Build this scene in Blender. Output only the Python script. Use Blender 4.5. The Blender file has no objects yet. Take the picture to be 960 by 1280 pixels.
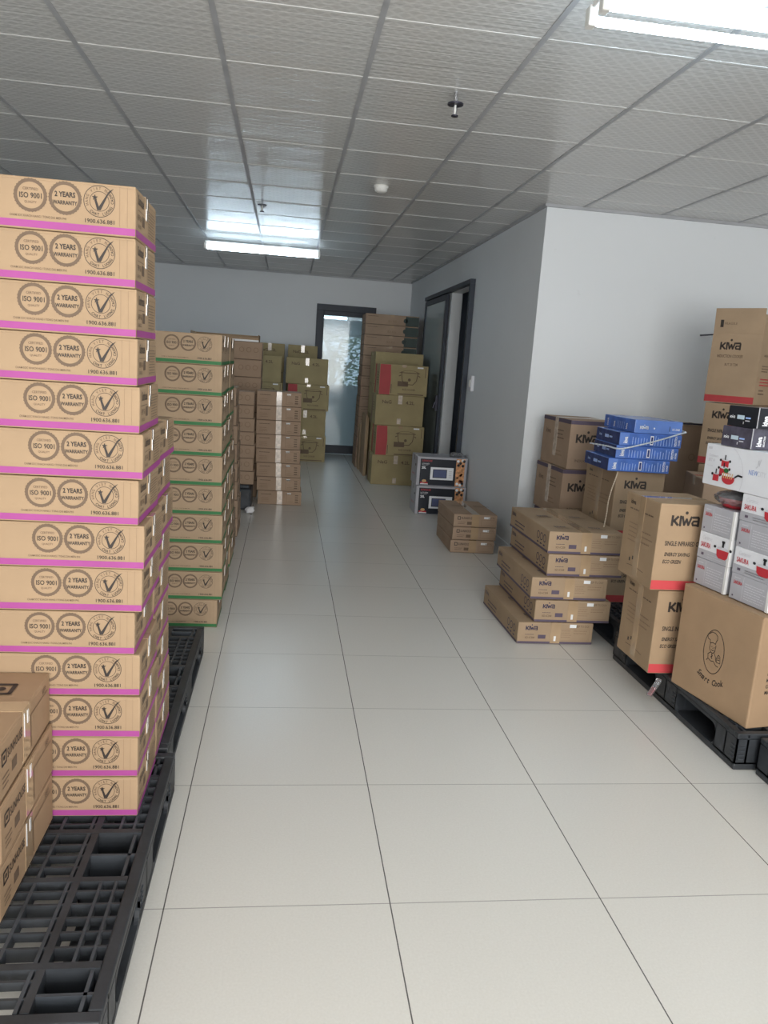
import bpy, bmesh, math, random
from mathutils import Vector, Matrix
random.seed(7)
S = bpy.context.scene
COL = S.collection

# ------------------------------------------------------------------ camera
def camera():
    cd = bpy.data.cameras.new('camera'); co = bpy.data.objects.new('camera', cd); COL.objects.link(co)
    yaw, pitch, roll, f = 0.13633, -0.18989, 0.0696, 968.3
    fw = Vector((math.sin(yaw)*math.cos(pitch), math.cos(yaw)*math.cos(pitch), math.sin(pitch)))
    r0 = Vector((math.cos(yaw), -math.sin(yaw), 0)); u0 = r0.cross(fw)
    r = r0*math.cos(roll) + u0*math.sin(roll); u = u0*math.cos(roll) - r0*math.sin(roll)
    m = Matrix((r, u, -fw)).transposed().to_4x4(); m.translation = Vector((0, 0, 1.44133))
    co.matrix_world = m
    cd.sensor_fit = 'VERTICAL'; cd.sensor_height = 32; cd.lens = f/1280*32
    cd.clip_start = .05; cd.clip_end = 200
    S.camera = co
camera()
# ------------------------------------------------------------------ world, daylight, exposure
w = bpy.data.worlds.new('sky'); S.world = w; w.use_nodes = True
bg = w.node_tree.nodes['Background']; bg.inputs[0].default_value = (.78, .88, 1, 1); bg.inputs[1].default_value = 1.5
def area(name, loc, rot, sx, sy, e, col):
    l = bpy.data.lights.new(name, 'AREA'); l.shape = 'RECTANGLE'; l.size = sx; l.size_y = sy; l.energy = e; l.color = col
    o = bpy.data.objects.new(name, l); COL.objects.link(o); o.location = loc; o.rotation_euler = rot; return o
# daylight entering by the big shop window behind the camera
area('daylight_window', (.7, -2.6, 1.5), (math.radians(90), 0, 0), 3.2, 2.1, 215, (1.0, .965, .91))
S.view_settings.view_transform = 'Standard'; S.view_settings.look = 'None'; S.view_settings.gamma = 1
S.view_settings.use_curve_mapping = False; S.view_settings.exposure = 0.12

# ------------------------------------------------------------------ materials
MATS = {}
def newmat(name):
    m = bpy.data.materials.new(name); m.use_nodes = True
    nt = m.node_tree; return m, nt, nt.nodes['Principled BSDF']
def mat(name, col, rough=.6, metal=0, var=.08, scale=6, bump=0, bscale=60, emis=None, es=0, alpha=1, trans=0, spec=.5, coat=0, stretch=None):
    if name in MATS: return MATS[name]
    m, nt, b = newmat(name); N = nt.nodes; L = nt.links
    b.inputs['Roughness'].default_value = rough; b.inputs['Metallic'].default_value = metal
    b.inputs['Specular IOR Level'].default_value = spec; b.inputs['Coat Weight'].default_value = coat
    b.inputs['Transmission Weight'].default_value = trans; b.inputs['Alpha'].default_value = alpha
    tc = N.new('ShaderNodeTexCoord'); mp = N.new('ShaderNodeMapping')
    if stretch: mp.inputs['Scale'].default_value = stretch
    L.new(tc.outputs['Object'], mp.inputs[0])
    n = N.new('ShaderNodeTexNoise'); n.inputs['Scale'].default_value = scale; n.inputs['Detail'].default_value = 5
    L.new(mp.outputs[0], n.inputs['Vector'])
    mr = N.new('ShaderNodeMapRange'); mr.inputs['From Min'].default_value = .3; mr.inputs['From Max'].default_value = .7
    mr.inputs['To Min'].default_value = 1-var; mr.inputs['To Max'].default_value = 1+var
    L.new(n.outputs[0], mr.inputs[0])
    vm = N.new('ShaderNodeVectorMath'); vm.operation = 'SCALE'; vm.inputs[0].default_value = col
    L.new(mr.outputs[0], vm.inputs['Scale']); L.new(vm.outputs[0], b.inputs['Base Color'])
    if bump:
        n2 = N.new('ShaderNodeTexNoise'); n2.inputs['Scale'].default_value = bscale; L.new(mp.outputs[0], n2.inputs['Vector'])
        bp = N.new('ShaderNodeBump'); bp.inputs['Strength'].default_value = bump; bp.inputs['Distance'].default_value = .004
        L.new(n2.outputs[0], bp.inputs['Height']); L.new(bp.outputs[0], b.inputs['Normal'])
    if emis: b.inputs['Emission Color'].default_value = (*emis, 1); b.inputs['Emission Strength'].default_value = es
    MATS[name] = m; return m
kraft = mat('kraft_tan', (.385, .265, .16), .75, var=.07, bump=.25, bscale=9)
kraft_g = mat('kraft_brown', (.365, .26, .165), .75, var=.08, bump=.25, bscale=9)
kraft_b = mat('kraft_warm', (.37, .245, .145), .75, var=.07, bump=.25, bscale=8)
kraft_r = mat('kraft_reddish', (.37, .26, .18), .75, var=.08, bump=.2)
olive = mat('kraft_olive', (.37, .30, .155), .75, var=.08, bump=.2)
kraft_in = mat('kraft_inside', (.45, .33, .2), .85)
ink = mat('ink_black', (.035, .026, .022), .6)
ink_b = mat('ink_brown', (.15, .10, .065), .7)
ink_l = mat('ink_faded', (.26, .17, .105), .7)
ink_n = mat('ink_navy', (.035, .03, .075), .6)
ink_r = mat('ink_red', (.50, .03, .045), .5)
red = mat('red_print', (.62, .065, .075), .6)
redd = mat('red_print_dull', (.42, .045, .05), .6)
purple = mat('magenta_print', (.36, .06, .265), .55)
green = mat('green_print', (.025, .15, .045), .6)
dgreen = mat('dark_green_print', (.012, .035, .03), .5)
violet = mat('violet_print', (.10, .075, .115), .6)
blue = mat('blue_gloss', (.07, .16, .52), .25, var=.25, scale=14)
blued = mat('blue_dark_gloss', (.03, .05, .17), .25, var=.3, scale=18)
bluel = mat('blue_light_gloss', (.13, .24, .62), .25, var=.2)
lb = mat('light_blue_ink', (.35, .5, .85), .4)
white = mat('white_ink', (.85, .87, .9), .45, var=.02)
white_c = mat('white_carton', (.74, .75, .79), .35, var=.04)
grey_c = mat('grey_carton', (.42, .42, .46), .35, var=.06)
greyp = mat('grey_pale_print', (.6, .6, .64), .4)
black_c = mat('black_carton', (.014, .016, .022), .3, var=.2)
blackg = mat('grey_wrapped_carton', (.075, .07, .10), .18, var=.3, scale=20, coat=.5)
navy = mat('navy_carton', (.008, .012, .022), .35, var=.2)
tape_m = mat('packing_tape_film', (.44, .31, .19), .12, var=.15, spec=.6, coat=.6)
tape_w = mat('packing_tape_pale', (.62, .52, .43), .2, var=.2, scale=30, coat=.6)
shine = mat('clear_tape_glint', (.8, .8, .8), .08, var=.15, coat=1)  # clear glossy tape; its small slivers on brown tape are painted glints
label_w = mat('paper_label', (.86, .87, .88), .5, var=.02)
plastic = mat('black_plastic', (.030, .034, .040), .5, var=.35, scale=9, bump=.15, bscale=40)
plasticd = mat('grey_dusty_plastic', (.045, .052, .062), .5, var=.35, scale=9)
frame_m = mat('door_frame_metal', (.018, .027, .045), .5, var=.1)
wall_m = mat('wall_paint', (.78, .81, .835), .6, var=.018, scale=1.3, bump=.12, bscale=5)
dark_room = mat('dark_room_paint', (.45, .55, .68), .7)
t_bar = mat('ceiling_bar_white', (.68, .68, .67), .5, var=.05)
t_bar2 = mat('ceiling_bar_shade_grey', (.42, .43, .45), .5, var=.1)  # white bars toned grey: recess shadow along lengthwise bars put into colour
white_pl = mat('white_plastic', (.75, .75, .72), .4)
chrome = mat('chrome', (.6, .6, .62), .2, metal=1)
dkmet = mat('dark_metal', (.05, .05, .07), .35, metal=.5)
food1 = mat('pastry_orange', (.62, .30, .13), .5, var=.5, scale=30)
food2 = mat('pastry_brown', (.20, .06, .04), .5, var=.5, scale=30)
tube_m = mat('tube_light', (1, 1, 1), .4, emis=(.68, .86, 1.0), es=22)
leaf_m = mat('tree_leaf', (.10, .18, .05), .5, var=.5, scale=3)
bark_m = mat('tree_bark', (.12, .09, .06), .8)
paper_m = mat('crumpled_paper', (.8, .8, .82), .6)
strap_m = mat('clear_strap', (.68, .73, .8), .25, spec=.6)
strap_t = mat('tan_strap', (.66, .55, .42), .4)
wood_m = mat('crate_wood', (.42, .28, .16), .7)

def scuff(m, sc, lo, hi, k):      # faint dirt marks with a shape of their own
    nt = m.node_tree; N = nt.nodes; L = nt.links; b = N['Principled BSDF']; src = b.inputs['Base Color'].links[0].from_socket
    tc = N.new('ShaderNodeTexCoord'); n = N.new('ShaderNodeTexNoise'); n.inputs['Scale'].default_value = sc; n.inputs['Detail'].default_value = 7; n.inputs['Roughness'].default_value = .7
    L.new(tc.outputs['Object'], n.inputs['Vector']); r = N.new('ShaderNodeMapRange'); r.inputs['From Min'].default_value = lo; r.inputs['From Max'].default_value = hi
    r.inputs['To Min'].default_value = 1; r.inputs['To Max'].default_value = k; L.new(n.outputs[0], r.inputs[0])
    v = N.new('ShaderNodeVectorMath'); v.operation = 'SCALE'; L.new(src, v.inputs[0]); L.new(r.outputs[0], v.inputs['Scale']); L.new(v.outputs[0], b.inputs['Base Color'])
scuff(wall_m, 4.5, .66, .76, .86); scuff(plastic, 16, .60, .72, 1.9); scuff(plasticd, 16, .60, .72, 1.7)
def floor_material():
    m, nt, b = newmat('floor_tiles'); N = nt.nodes; L = nt.links
    tc = N.new('ShaderNodeTexCoord'); sp = N.new('ShaderNodeSeparateXYZ'); L.new(tc.outputs['Object'], sp.inputs[0])
    def edge(out, off, wd):
        a = N.new('ShaderNodeMath'); a.operation = 'SUBTRACT'; a.inputs[1].default_value = off; L.new(out, a.inputs[0])
        d = N.new('ShaderNodeMath'); d.operation = 'DIVIDE'; d.inputs[1].default_value = .6; L.new(a.outputs[0], d.inputs[0])
        r = N.new('ShaderNodeMath'); r.operation = 'ROUND'; L.new(d.outputs[0], r.inputs[0])
        s = N.new('ShaderNodeMath'); s.operation = 'SUBTRACT'; L.new(d.outputs[0], s.inputs[0]); L.new(r.outputs[0], s.inputs[1])
        ab = N.new('ShaderNodeMath'); ab.operation = 'ABSOLUTE'; L.new(s.outputs[0], ab.inputs[0])
        lt = N.new('ShaderNodeMath'); lt.operation = 'LESS_THAN'; lt.inputs[1].default_value = wd/2/.6; L.new(ab.outputs[0], lt.inputs[0])
        fl = N.new('ShaderNodeMath'); fl.operation = 'FLOOR'; L.new(d.outputs[0], fl.inputs[0])
        return lt.outputs[0], fl.outputs[0]
    ex, fx = edge(sp.outputs[0], -.256, .0035); ey, fy = edge(sp.outputs[1], 1.8416, .003)
    # per tile tone
    cx = N.new('ShaderNodeCombineXYZ'); L.new(fx, cx.inputs[0]); L.new(fy, cx.inputs[1])
    wn = N.new('ShaderNodeTexWhiteNoise'); L.new(cx.outputs[0], wn.inputs[0])
    n = N.new('ShaderNodeTexNoise'); n.inputs['Scale'].default_value = 160; n.inputs['Detail'].default_value = 3; L.new(tc.outputs['Object'], n.inputs['Vector'])
    n2 = N.new('ShaderNodeTexNoise'); n2.inputs['Scale'].default_value = 1.3; n2.inputs['Detail'].default_value = 2; L.new(tc.outputs['Object'], n2.inputs['Vector'])
    cr = N.new('ShaderNodeMix'); cr.data_type = 'RGBA'; cr.inputs[6].default_value = (.62, .60, .555, 1); cr.inputs[7].default_value = (.76, .745, .705, 1)
    ad = N.new('ShaderNodeMath'); ad.operation = 'MULTIPLY_ADD'; ad.inputs[1].default_value = .7; ad.inputs[2].default_value = .1
    L.new(n.outputs[0], ad.inputs[0])
    ad2 = N.new('ShaderNodeMath'); ad2.operation = 'MULTIPLY_ADD'; ad2.inputs[1].default_value = .12; L.new(n2.outputs[0], ad2.inputs[0]); L.new(ad.outputs[0], ad2.inputs[2])
    ad3 = N.new('ShaderNodeMath'); ad3.operation = 'MULTIPLY_ADD'; ad3.inputs[1].default_value = .12; L.new(wn.outputs[0], ad3.inputs[0]); L.new(ad2.outputs[0], ad3.inputs[2])
    L.new(ad3.outputs[0], cr.inputs[0])
    m1 = N.new('ShaderNodeMix'); m1.data_type = 'RGBA'; L.new(cr.outputs[2], m1.inputs[6]); m1.inputs[7].default_value = (.36, .35, .33, 1); L.new(ey, m1.inputs[0])
    m2 = N.new('ShaderNodeMix'); m2.data_type = 'RGBA'; L.new(m1.outputs[2], m2.inputs[6]); m2.inputs[7].default_value = (.12, .115, .11, 1); L.new(ex, m2.inputs[0])
    L.new(m2.outputs[2], b.inputs['Base Color'])
    rr = N.new('ShaderNodeMapRange'); rr.inputs['To Min'].default_value = .22; rr.inputs['To Max'].default_value = .34; L.new(n2.outputs[0], rr.inputs[0]); b.inputs['Roughness'].default_value = .27
    b.inputs['Specular IOR Level'].default_value = .5
    return m
def ceiling_material():
    m, nt, b = newmat('ceiling_tiles'); N = nt.nodes; L = nt.links
    tc = N.new('ShaderNodeTexCoord'); mp = N.new('ShaderNodeMapping'); L.new(tc.outputs['Object'], mp.inputs[0])
    mp.inputs['Rotation'].default_value = (0, 0, math.radians(45))
    br = N.new('ShaderNodeTexBrick'); br.offset = 0; br.inputs['Scale'].default_value = 1
    br.inputs['Brick Width'].default_value = .043; br.inputs['Row Height'].default_value = .043; br.inputs['Mortar Size'].default_value = .009
    br.inputs['Mortar Smooth'].default_value = .6
    br.inputs['Color1'].default_value = (.60, .60, .59, 1); br.inputs['Color2'].default_value = (.63, .63, .62, 1); br.inputs['Mortar'].default_value = (.70, .70, .69, 1)
    L.new(mp.outputs[0], br.inputs['Vector'])
    L.new(br.outputs[0], b.inputs['Base Color']); b.inputs['Roughness'].default_value = .22
    b.inputs['Specular IOR Level'].default_value = .5
    # vinyl skin with fine ridges running across the room
    m3 = N.new('ShaderNodeMapping'); m3.inputs['Scale'].default_value = (1.2, 60, 1); L.new(tc.outputs['Object'], m3.inputs[0])
    n = N.new('ShaderNodeTexNoise'); n.inputs['Scale'].default_value = 1; n.inputs['Detail'].default_value = 2; L.new(m3.outputs[0], n.inputs['Vector'])
    bp2 = N.new('ShaderNodeBump'); bp2.inputs['Strength'].default_value = 1; bp2.inputs['Distance'].default_value = .0032
    L.new(n.outputs[0], bp2.inputs['Height']); L.new(bp2.outputs[0], b.inputs['Normal'])
    return m
def glass_material(name, tint, rough=.02, mixf=.25, dif=(.5, .6, .65), ior=1.5):
    m, nt, b = newmat(name); N = nt.nodes; L = nt.links; N.remove(b)
    out = [x for x in N if x.type == 'OUTPUT_MATERIAL'][0]
    tr = N.new('ShaderNodeBsdfTransparent'); tr.inputs[0].default_value = (*tint, 1)
    gl = N.new('ShaderNodeBsdfGlossy'); gl.inputs['Roughness'].default_value = rough
    df = N.new('ShaderNodeBsdfDiffuse'); df.inputs[0].default_value = (*dif, 1)
    fr = N.new('ShaderNodeFresnel'); fr.inputs[0].default_value = ior
    m0 = N.new('ShaderNodeMixShader'); m0.inputs[0].default_value = mixf; L.new(tr.outputs[0], m0.inputs[1]); L.new(df.outputs[0], m0.inputs[2])
    mx = N.new('ShaderNodeMixShader'); L.new(fr.outputs[0], mx.inputs[0]); L.new(m0.outputs[0], mx.inputs[1]); L.new(gl.outputs[0], mx.inputs[2])
    L.new(mx.outputs[0], out.inputs[0]); return m
floor_m = floor_material(); ceil_m = ceiling_material()
glass_door = glass_material('door_glass', (.86, .95, .98), .08, .42, (.50, .62, .67))
glass_slide = glass_material('sliding_glass', (.9, .95, .95), .04, .62, (.66, .76, .77), 1.25)
glass_win = glass_material('window_glass', (.95, .98, 1), .01, .02)
film = glass_material('plastic_film', (.9, .9, .92), .12, .18, (.7, .7, .72))

# ------------------------------------------------------------------ mesh helpers
class MB:
    def __init__(s): s.v = []; s.f = []; s.mi = []; s.mats = []
    def slot(s, m):
        if m not in s.mats: s.mats.append(m)
        return s.mats.index(m)
    def add(s, vs, fs, m):
        k = len(s.v); i = s.slot(m); s.v += [tuple(v) for v in vs]
        for f in fs: s.f.append(tuple(a+k for a in f)); s.mi.append(i)
    def box(s, x0, x1, y0, y1, z0, z1, m):
        s.add([(x0, y0, z0), (x1, y0, z0), (x1, y1, z0), (x0, y1, z0), (x0, y0, z1), (x1, y0, z1), (x1, y1, z1), (x0, y1, z1)],
              [(0, 3, 2, 1), (4, 5, 6, 7), (0, 1, 5, 4), (1, 2, 6, 5), (2, 3, 7, 6), (3, 0, 4, 7)], m)
    def cbox(s, x0, x1, y0, y1, z0, z1, m, r=.003, seg=2):
        bm = bmesh.new(); bmesh.ops.create_cube(bm, size=1)
        for v in bm.verts: v.co = Vector(((x0+x1)/2+v.co.x*(x1-x0), (y0+y1)/2+v.co.y*(y1-y0), (z0+z1)/2+v.co.z*(z1-z0)))
        bmesh.ops.bevel(bm, geom=list(bm.edges), offset=min(r, (x1-x0)/3, (y1-y0)/3, (z1-z0)/3), segments=seg, profile=.5, affect='EDGES')
        s.addbm(bm, m)
    def addbm(s, bm, m, mtx=None):
        bm.verts.index_update()
        s.add([(mtx @ v.co if mtx else v.co) for v in bm.verts], [tuple(v.index for v in f.verts) for f in bm.faces], m); bm.free()
    def cyl(s, a, b, r, m, seg=12, r2=None):
        a = Vector(a); b = Vector(b); d = (b-a).normalized(); q = d.to_track_quat('Z', 'Y'); r2 = r if r2 is None else r2
        vs = []
        for p, rr in ((a, r), (b, r2)):
            for i in range(seg): t = 2*math.pi*i/seg; vs.append(p+q @ Vector((rr*math.cos(t), rr*math.sin(t), 0)))
        fs = [(i, (i+1) % seg, seg+(i+1) % seg, seg+i) for i in range(seg)] + [tuple(reversed(range(seg))), tuple(range(seg, 2*seg))]
        s.add(vs, fs, m)
    def lathe(s, prof, c, m, seg=24):
        vs = []; fs = []
        for r, z in prof:
            for i in range(seg): t = 2*math.pi*i/seg; vs.append((c[0]+r*math.cos(t), c[1]+r*math.sin(t), c[2]+z))
        for j in range(len(prof)-1):
            for i in range(seg): a = j*seg+i; b = j*seg+(i+1) % seg; fs.append((a, b, b+seg, a+seg))
        s.add(vs, fs, m)
    def tube(s, pts, r, m, seg=6):
        for a, b in zip(pts, pts[1:]): s.cyl(a, b, r, m, seg)
    def build(s, name, parent=None, smooth=False):
        me = bpy.data.meshes.new(name); me.from_pydata(s.v, [], s.f)
        for m in s.mats: me.materials.append(m)
        me.polygons.foreach_set('material_index', s.mi)
        if smooth: me.polygons.foreach_set('use_smooth', [True]*len(s.f))
        me.update(); o = bpy.data.objects.new(name, me); COL.objects.link(o)
        if parent: o.parent = parent
        return o
# printed faces: a frame (origin, u, v, n) lies on a face; everything printed sits .6 mm proud of it
class Face:
    def __init__(s, mb, o, u, v, n, g=.0008): s.mb = mb; s.o = Vector(o); s.u = Vector(u); s.v = Vector(v); s.n = Vector(n); s.g = g
    def p(s, x, y, k=1): return s.o+s.u*x+s.v*y+s.n*s.g*k
    def poly(s, pts, m, k=1): s.mb.add([s.p(x, y, k) for x, y in pts], [tuple(range(len(pts)))], m)
    def rect(s, x0, x1, y0, y1, m, k=1): s.poly([(x0, y0), (x1, y0), (x1, y1), (x0, y1)], m, k)
    def stroke(s, pts, w, m, k=1, close=False):
        P = [Vector(q) for q in pts]
        if close: P.append(P[0])
        for a, b in zip(P, P[1:]):
            d = b-a
            if d.length < 1e-7: continue
            d.normalize(); nn = Vector((-d.y, d.x))*w/2; e = d*w*.25
            s.poly([a-nn-e, b-nn+e, b+nn+e, a+nn-e], m, k)
    def ring(s, cx, cy, r, w, m, seg=28, k=1, a0=0, a1=360, sy=1):
        n = max(3, int(seg*(a1-a0)/360)); vs = []; fs = []
        for i in range(n+1):
            t = math.radians(a0+(a1-a0)*i/n)
            for rr in (r-w/2, r+w/2): vs.append(s.p(cx+rr*math.cos(t), cy+rr*math.sin(t)*sy, k))
        for i in range(n): fs.append((2*i, 2*i+1, 2*i+3, 2*i+2))
        s.mb.add(vs, fs, m)
    def disc(s, cx, cy, r, m, seg=20, k=1, sy=1): s.poly([(cx+r*math.cos(2*math.pi*i/seg), cy+r*sy*math.sin(2*math.pi*i/seg)) for i in range(seg)], m, k)
    def text(s, x, y, size, t, m, k=1, bold=0, sx=1, rot=0, ax='LEFT', shear=0):
        vs, fs = text_geo(t, bold)
        w_ = max((v[0] for v in vs), default=0)
        off = {'LEFT': 0, 'CENTER': -w_/2, 'RIGHT': -w_}[ax]; c, q = math.cos(rot), math.sin(rot)
        out = []
        for a, b in vs:
            a = ((a+off)*sx+shear*b)*size; b = b*size
            out.append(s.p(x+a*c-b*q, y+a*q+b*c, k))
        s.mb.add(out, fs, m)
_TG = {}
def text_geo(t, bold=0):
    key = (t, bold)
    if key in _TG: return _TG[key]
    cu = bpy.data.curves.new('txt', 'FONT'); cu.body = t; cu.size = 1; cu.resolution_u = 2; cu.offset = bold
    ob = bpy.data.objects.new('txt', cu); COL.objects.link(ob); dg = bpy.context.evaluated_depsgraph_get()
    me = ob.evaluated_get(dg).to_mesh()
    vs = [(v.co.x, v.co.y) for v in me.vertices]; fs = [tuple(p.vertices) for p in me.polygons]
    ob.evaluated_get(dg).to_mesh_clear(); bpy.data.objects.remove(ob); bpy.data.curves.remove(cu)
    _TG[key] = (vs, fs); return _TG[key]
def faces(mb, W, D, H):
    return dict(front=Face(mb, (0, 0, 0), (1, 0, 0), (0, 0, 1), (0, -1, 0)), left=Face(mb, (0, D, 0), (0, -1, 0), (0, 0, 1), (-1, 0, 0)),
                right=Face(mb, (W, 0, 0), (0, 1, 0), (0, 0, 1), (1, 0, 0)), top=Face(mb, (0, 0, H), (1, 0, 0), (0, 1, 0), (0, 0, 1)))
def tag(o, label=None, cat=None, group=None, kind=None):
    if label: o['label'] = label
    if cat: o['category'] = cat
    if group: o['group'] = group
    if kind: o['kind'] = kind
    return o
def struct(mb, name, parent=None):
    o = mb.build(name, parent)
    if not parent: o['kind'] = 'structure'
    return o
def dup(o, parent=None):
    c = o.copy(); COL.objects.link(c)
    if parent: c.parent = parent; c.matrix_parent_inverse = o.matrix_parent_inverse.copy()
    for ch in [x for x in KIDS.get(o.name, [])]: dup(ch, c)
    return c
KIDS = {}
def kid(parent, child): KIDS.setdefault(parent.name, []).append(child); return child
def place(o, x, y, z=0, rz=0, label=None, cat='box', group=None):
    o.location = (x, y, z); o.rotation_euler = (0, 0, math.radians(rz)); o.scale = (1, 1, 1); return tag(o, label, cat, group)
ORD = ['topmost', 'second from the top', 'third from the top', 'fourth from the top', 'fifth from the top', 'sixth from the top', 'seventh from the top', 'eighth from the top', 'ninth from the top', 'tenth from the top', 'eleventh from the top', 'twelfth from the top', 'thirteenth from the top', 'fourteenth from the top', 'fifteenth from the top', 'sixteenth from the top']
def nth(i, n): return 'lowest' if i == n-1 and n > 1 else ORD[i]
def sub_tape(o, s):
    t = [c for c in KIDS.get(o.name, []) if c.name.startswith('packing_tape')][0]; kid(t, s.build('tape_end_glint', t))  # holds real tape ends as well as painted glints
class Proto:                      # one of each kind; the first use takes the original, later ones are copies
    def __init__(s, make): s.make = make; s.o = None
    def get(s):
        if s.o is None: s.o = s.make(); return s.o
        return dup(s.o)

# ------------------------------------------------------------------ room shell
H = 2.6535; XL = -3.2; XR = 6.2; YF = -2.8; YB = 11.99; WX = 1.832; WY = 5.77; T = .12
def wallbox(name, *a):
    m = MB(); m.box(*a, wall_m); return struct(m, name)
m = MB(); m.box(XL-T, XR+T, YF-T, YB+4.2, -.1, 0, floor_m); struct(m, 'floor')
m = MB(); m.box(XL-T, XR+T, YF-T, YB+4.2, H, H+.1, ceil_m); struct(m, 'ceiling')
wallbox('wall_left', XL-T, XL, YF-T, YB+4.2, 0, H)
wallbox('wall_right', XR, XR+T, YF-T, WY+T, 0, H)
m = MB(); m.box(WX, XR, WY, WY+T, 0, H, wall_m); struct(m, 'wall_middle')
# side wall with the sliding-door opening  (y 7.90 .. 8.93, z 0 .. 2.27)
m = MB(); m.box(WX, WX+T, WY+T, 7.88, 0, H, wall_m); m.box(WX, WX+T, 8.93, YB, 0, H, wall_m); m.box(WX, WX+T, 7.88, 8.93, 2.27, H, wall_m); struct(m, 'wall_aisle')
# back wall with the glass-door opening (x .45 .. 1.28, z 0 .. 2.22)
m = MB(); m.box(XL, .45, YB, YB+T, 0, H, wall_m); m.box(1.28, WX+T, YB, YB+T, 0, H, wall_m); m.box(.45, 1.28, YB, YB+T, 2.22, H, wall_m); struct(m, 'wall_back')
# front wall behind the viewer, mostly shop window
m = MB(); m.box(XL, XR, YF-T, YF, 0, .3, wall_m); m.box(XL, XR, YF-T, YF, 2.5, H, wall_m); m.box(XL, -2, YF-T, YF, .3, 2.5, wall_m); m.box(4, XR, YF-T, YF, .3, 2.5, wall_m); struct(m, 'wall_front')
# dark side room beyond the sliding door
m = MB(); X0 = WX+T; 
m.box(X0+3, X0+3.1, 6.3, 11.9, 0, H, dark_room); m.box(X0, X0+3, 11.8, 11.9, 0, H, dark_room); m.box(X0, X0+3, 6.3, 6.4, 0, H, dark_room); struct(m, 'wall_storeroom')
# room behind the back door: side and far wall with a window
m = MB(); yb = 16.1
m.box(-1.6, -1.5, YB+T, yb, 0, H, wall_m); m.box(3.2, 3.3, YB+T, yb, 0, H, wall_m)
wx0, wx1, wz0, wz1 = .62, 1.55, .9, 1.95
m.box(-1.5, wx0, yb-.1, yb, 0, H, wall_m); m.box(wx1, 3.2, yb-.1, yb, 0, H, wall_m); m.box(wx0, wx1, yb-.1, yb, 0, wz0, wall_m); m.box(wx0, wx1, yb-.1, yb, wz1, H, wall_m)
struct(m, 'wall_far')
m = MB(); m.box(-1.5, 3.2, YB+T, yb, 2.33, 2.36, ceil_m); struct(m, 'ceiling')
m = MB(); m.box(wx0, wx1, yb-.06, yb-.05, wz0, wz1, glass_win); wo = struct(m, 'window_1')
m = MB(); m.box(wx0, wx0+.04, yb-.09, yb-.03, wz0, wz1, white_pl); m.box(wx1-.04, wx1, yb-.09, yb-.03, wz0, wz1, white_pl)
m.box(wx0+.2, wx0+.24, yb-.09, yb-.03, wz0, wz1, white_pl); m.box(wx0, wx1, yb-.09, yb-.03, wz0, wz0+.04, white_pl); m.box(wx0, wx1, yb-.09, yb-.03, wz1-.04, wz1, white_pl); m.build('window_frame', wo)
# tree outside that window
def tree():
    root = bpy.data.objects.new('garden_tree', None); COL.objects.link(root); root.location = (1.0, 17.6, 0)
    m = MB(); m.cyl((0, 0, 0), (.05, 0, 1.6), .09, bark_m, 10, .05)
    for k in range(6): a = k*1.05; m.cyl((.04, 0, .9+k*.1), (.6*math.cos(a), .5*math.sin(a), 1.6+k*.12), .03, bark_m, 7, .012)
    m.build('trunk', root); m = MB(); rnd = random.Random(3)
    for k in range(2600):
        a = rnd.uniform(0, 6.28); r = rnd.uniform(0, 1)**.5*.95; c = Vector((r*1.15*math.cos(a), r*.6*math.sin(a), 1.55+rnd.uniform(-.75, .75)))
        n = Vector((rnd.gauss(0, 1), rnd.gauss(0, 1), rnd.gauss(0, 1))).normalized(); q = n.to_track_quat('Z', 'Y'); L_ = rnd.uniform(.03, .055)
        m.add([c+q @ Vector((x*L_, y*L_, zz*L_)) for x, y, zz in ((-1, 0, 0), (0, -.5, .15), (1.1, 0, 0), (0, .5, .15))], [(0, 1, 2, 3)], leaf_m)
    f = m.build('foliage', root)
    tag(root, 'green leafy tree outdoors, seen through the glass door at the back', 'tree')
tree()
# suspended ceiling bars
GX, GY, GT = -1.528, 3.0556, .60525
m = MB()
for i in range(-2, 13):
    x = GX+i*GT
    if x < XL or x > XR: continue
    y1 = YB+0 if x < WX else WY
    m.box(x-.011, x+.011, YF, y1, H-.003, H+.01, t_bar2)
struct(m, 'trim_1')
m = MB()
for j in range(-9, 15):
    y = GY+j*GT; m.box(XL, WX if y > WY else XR, y-.007, y+.007, H-.0015, H+.01, t_bar)
struct(m, 'trim_2')
m = MB(); m.box(WX-.02, WX, WY, YB, H-.02, H, t_bar2); m.box(WX-.02, XR, WY-.02, WY, H-.02, H, t_bar2); m.box(XL, WX, YB-.02, YB, H-.02, H, t_bar2); struct(m, 'trim_3')
# thin skim of skirting tiles
m = MB(); m.box(WX-.008, WX, WY, 7.93, 0, .08, wall_m); m.box(WX-.008, WX, 8.93, YB, 0, .08, wall_m); struct(m, 'baseboard_aisle')
# glass door in the back wall
m = MB(); y0, y1 = YB-.045, YB+.06
m.box(.42, .50, y0, y1, 0, 2.149, frame_m); m.box(1.23, 1.31, y0, y1, 0, 2.149, frame_m); m.box(.42, 1.31, y0, y1, 2.15, 2.24, frame_m); d1 = struct(m, 'door_1')
m = MB(); m.cbox(.50, .535, y0+.02, y0+.06, .01, 2.15, frame_m); m.cbox(1.195, 1.23, y0+.02, y0+.06, .01, 2.15, frame_m); m.cbox(.535, 1.195, y0+.02, y0+.06, 2.08, 2.15, frame_m); m.cbox(.535, 1.195, y0+.02, y0+.06, .01, .14, frame_m); df = m.build('door_leaf_frame', d1)
m = MB(); m.box(.535, 1.195, y0+.035, y0+.045, .14, 2.10, glass_door); m.build('glass_pane', d1)
m = MB(); m.cyl((1.21, y0, .98), (1.21, y0-.05, .98), .01, chrome); m.cyl((1.21, y0-.05, .98), (1.10, y0-.05, .98), .01, chrome); m.build('door_handle', d1)
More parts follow.
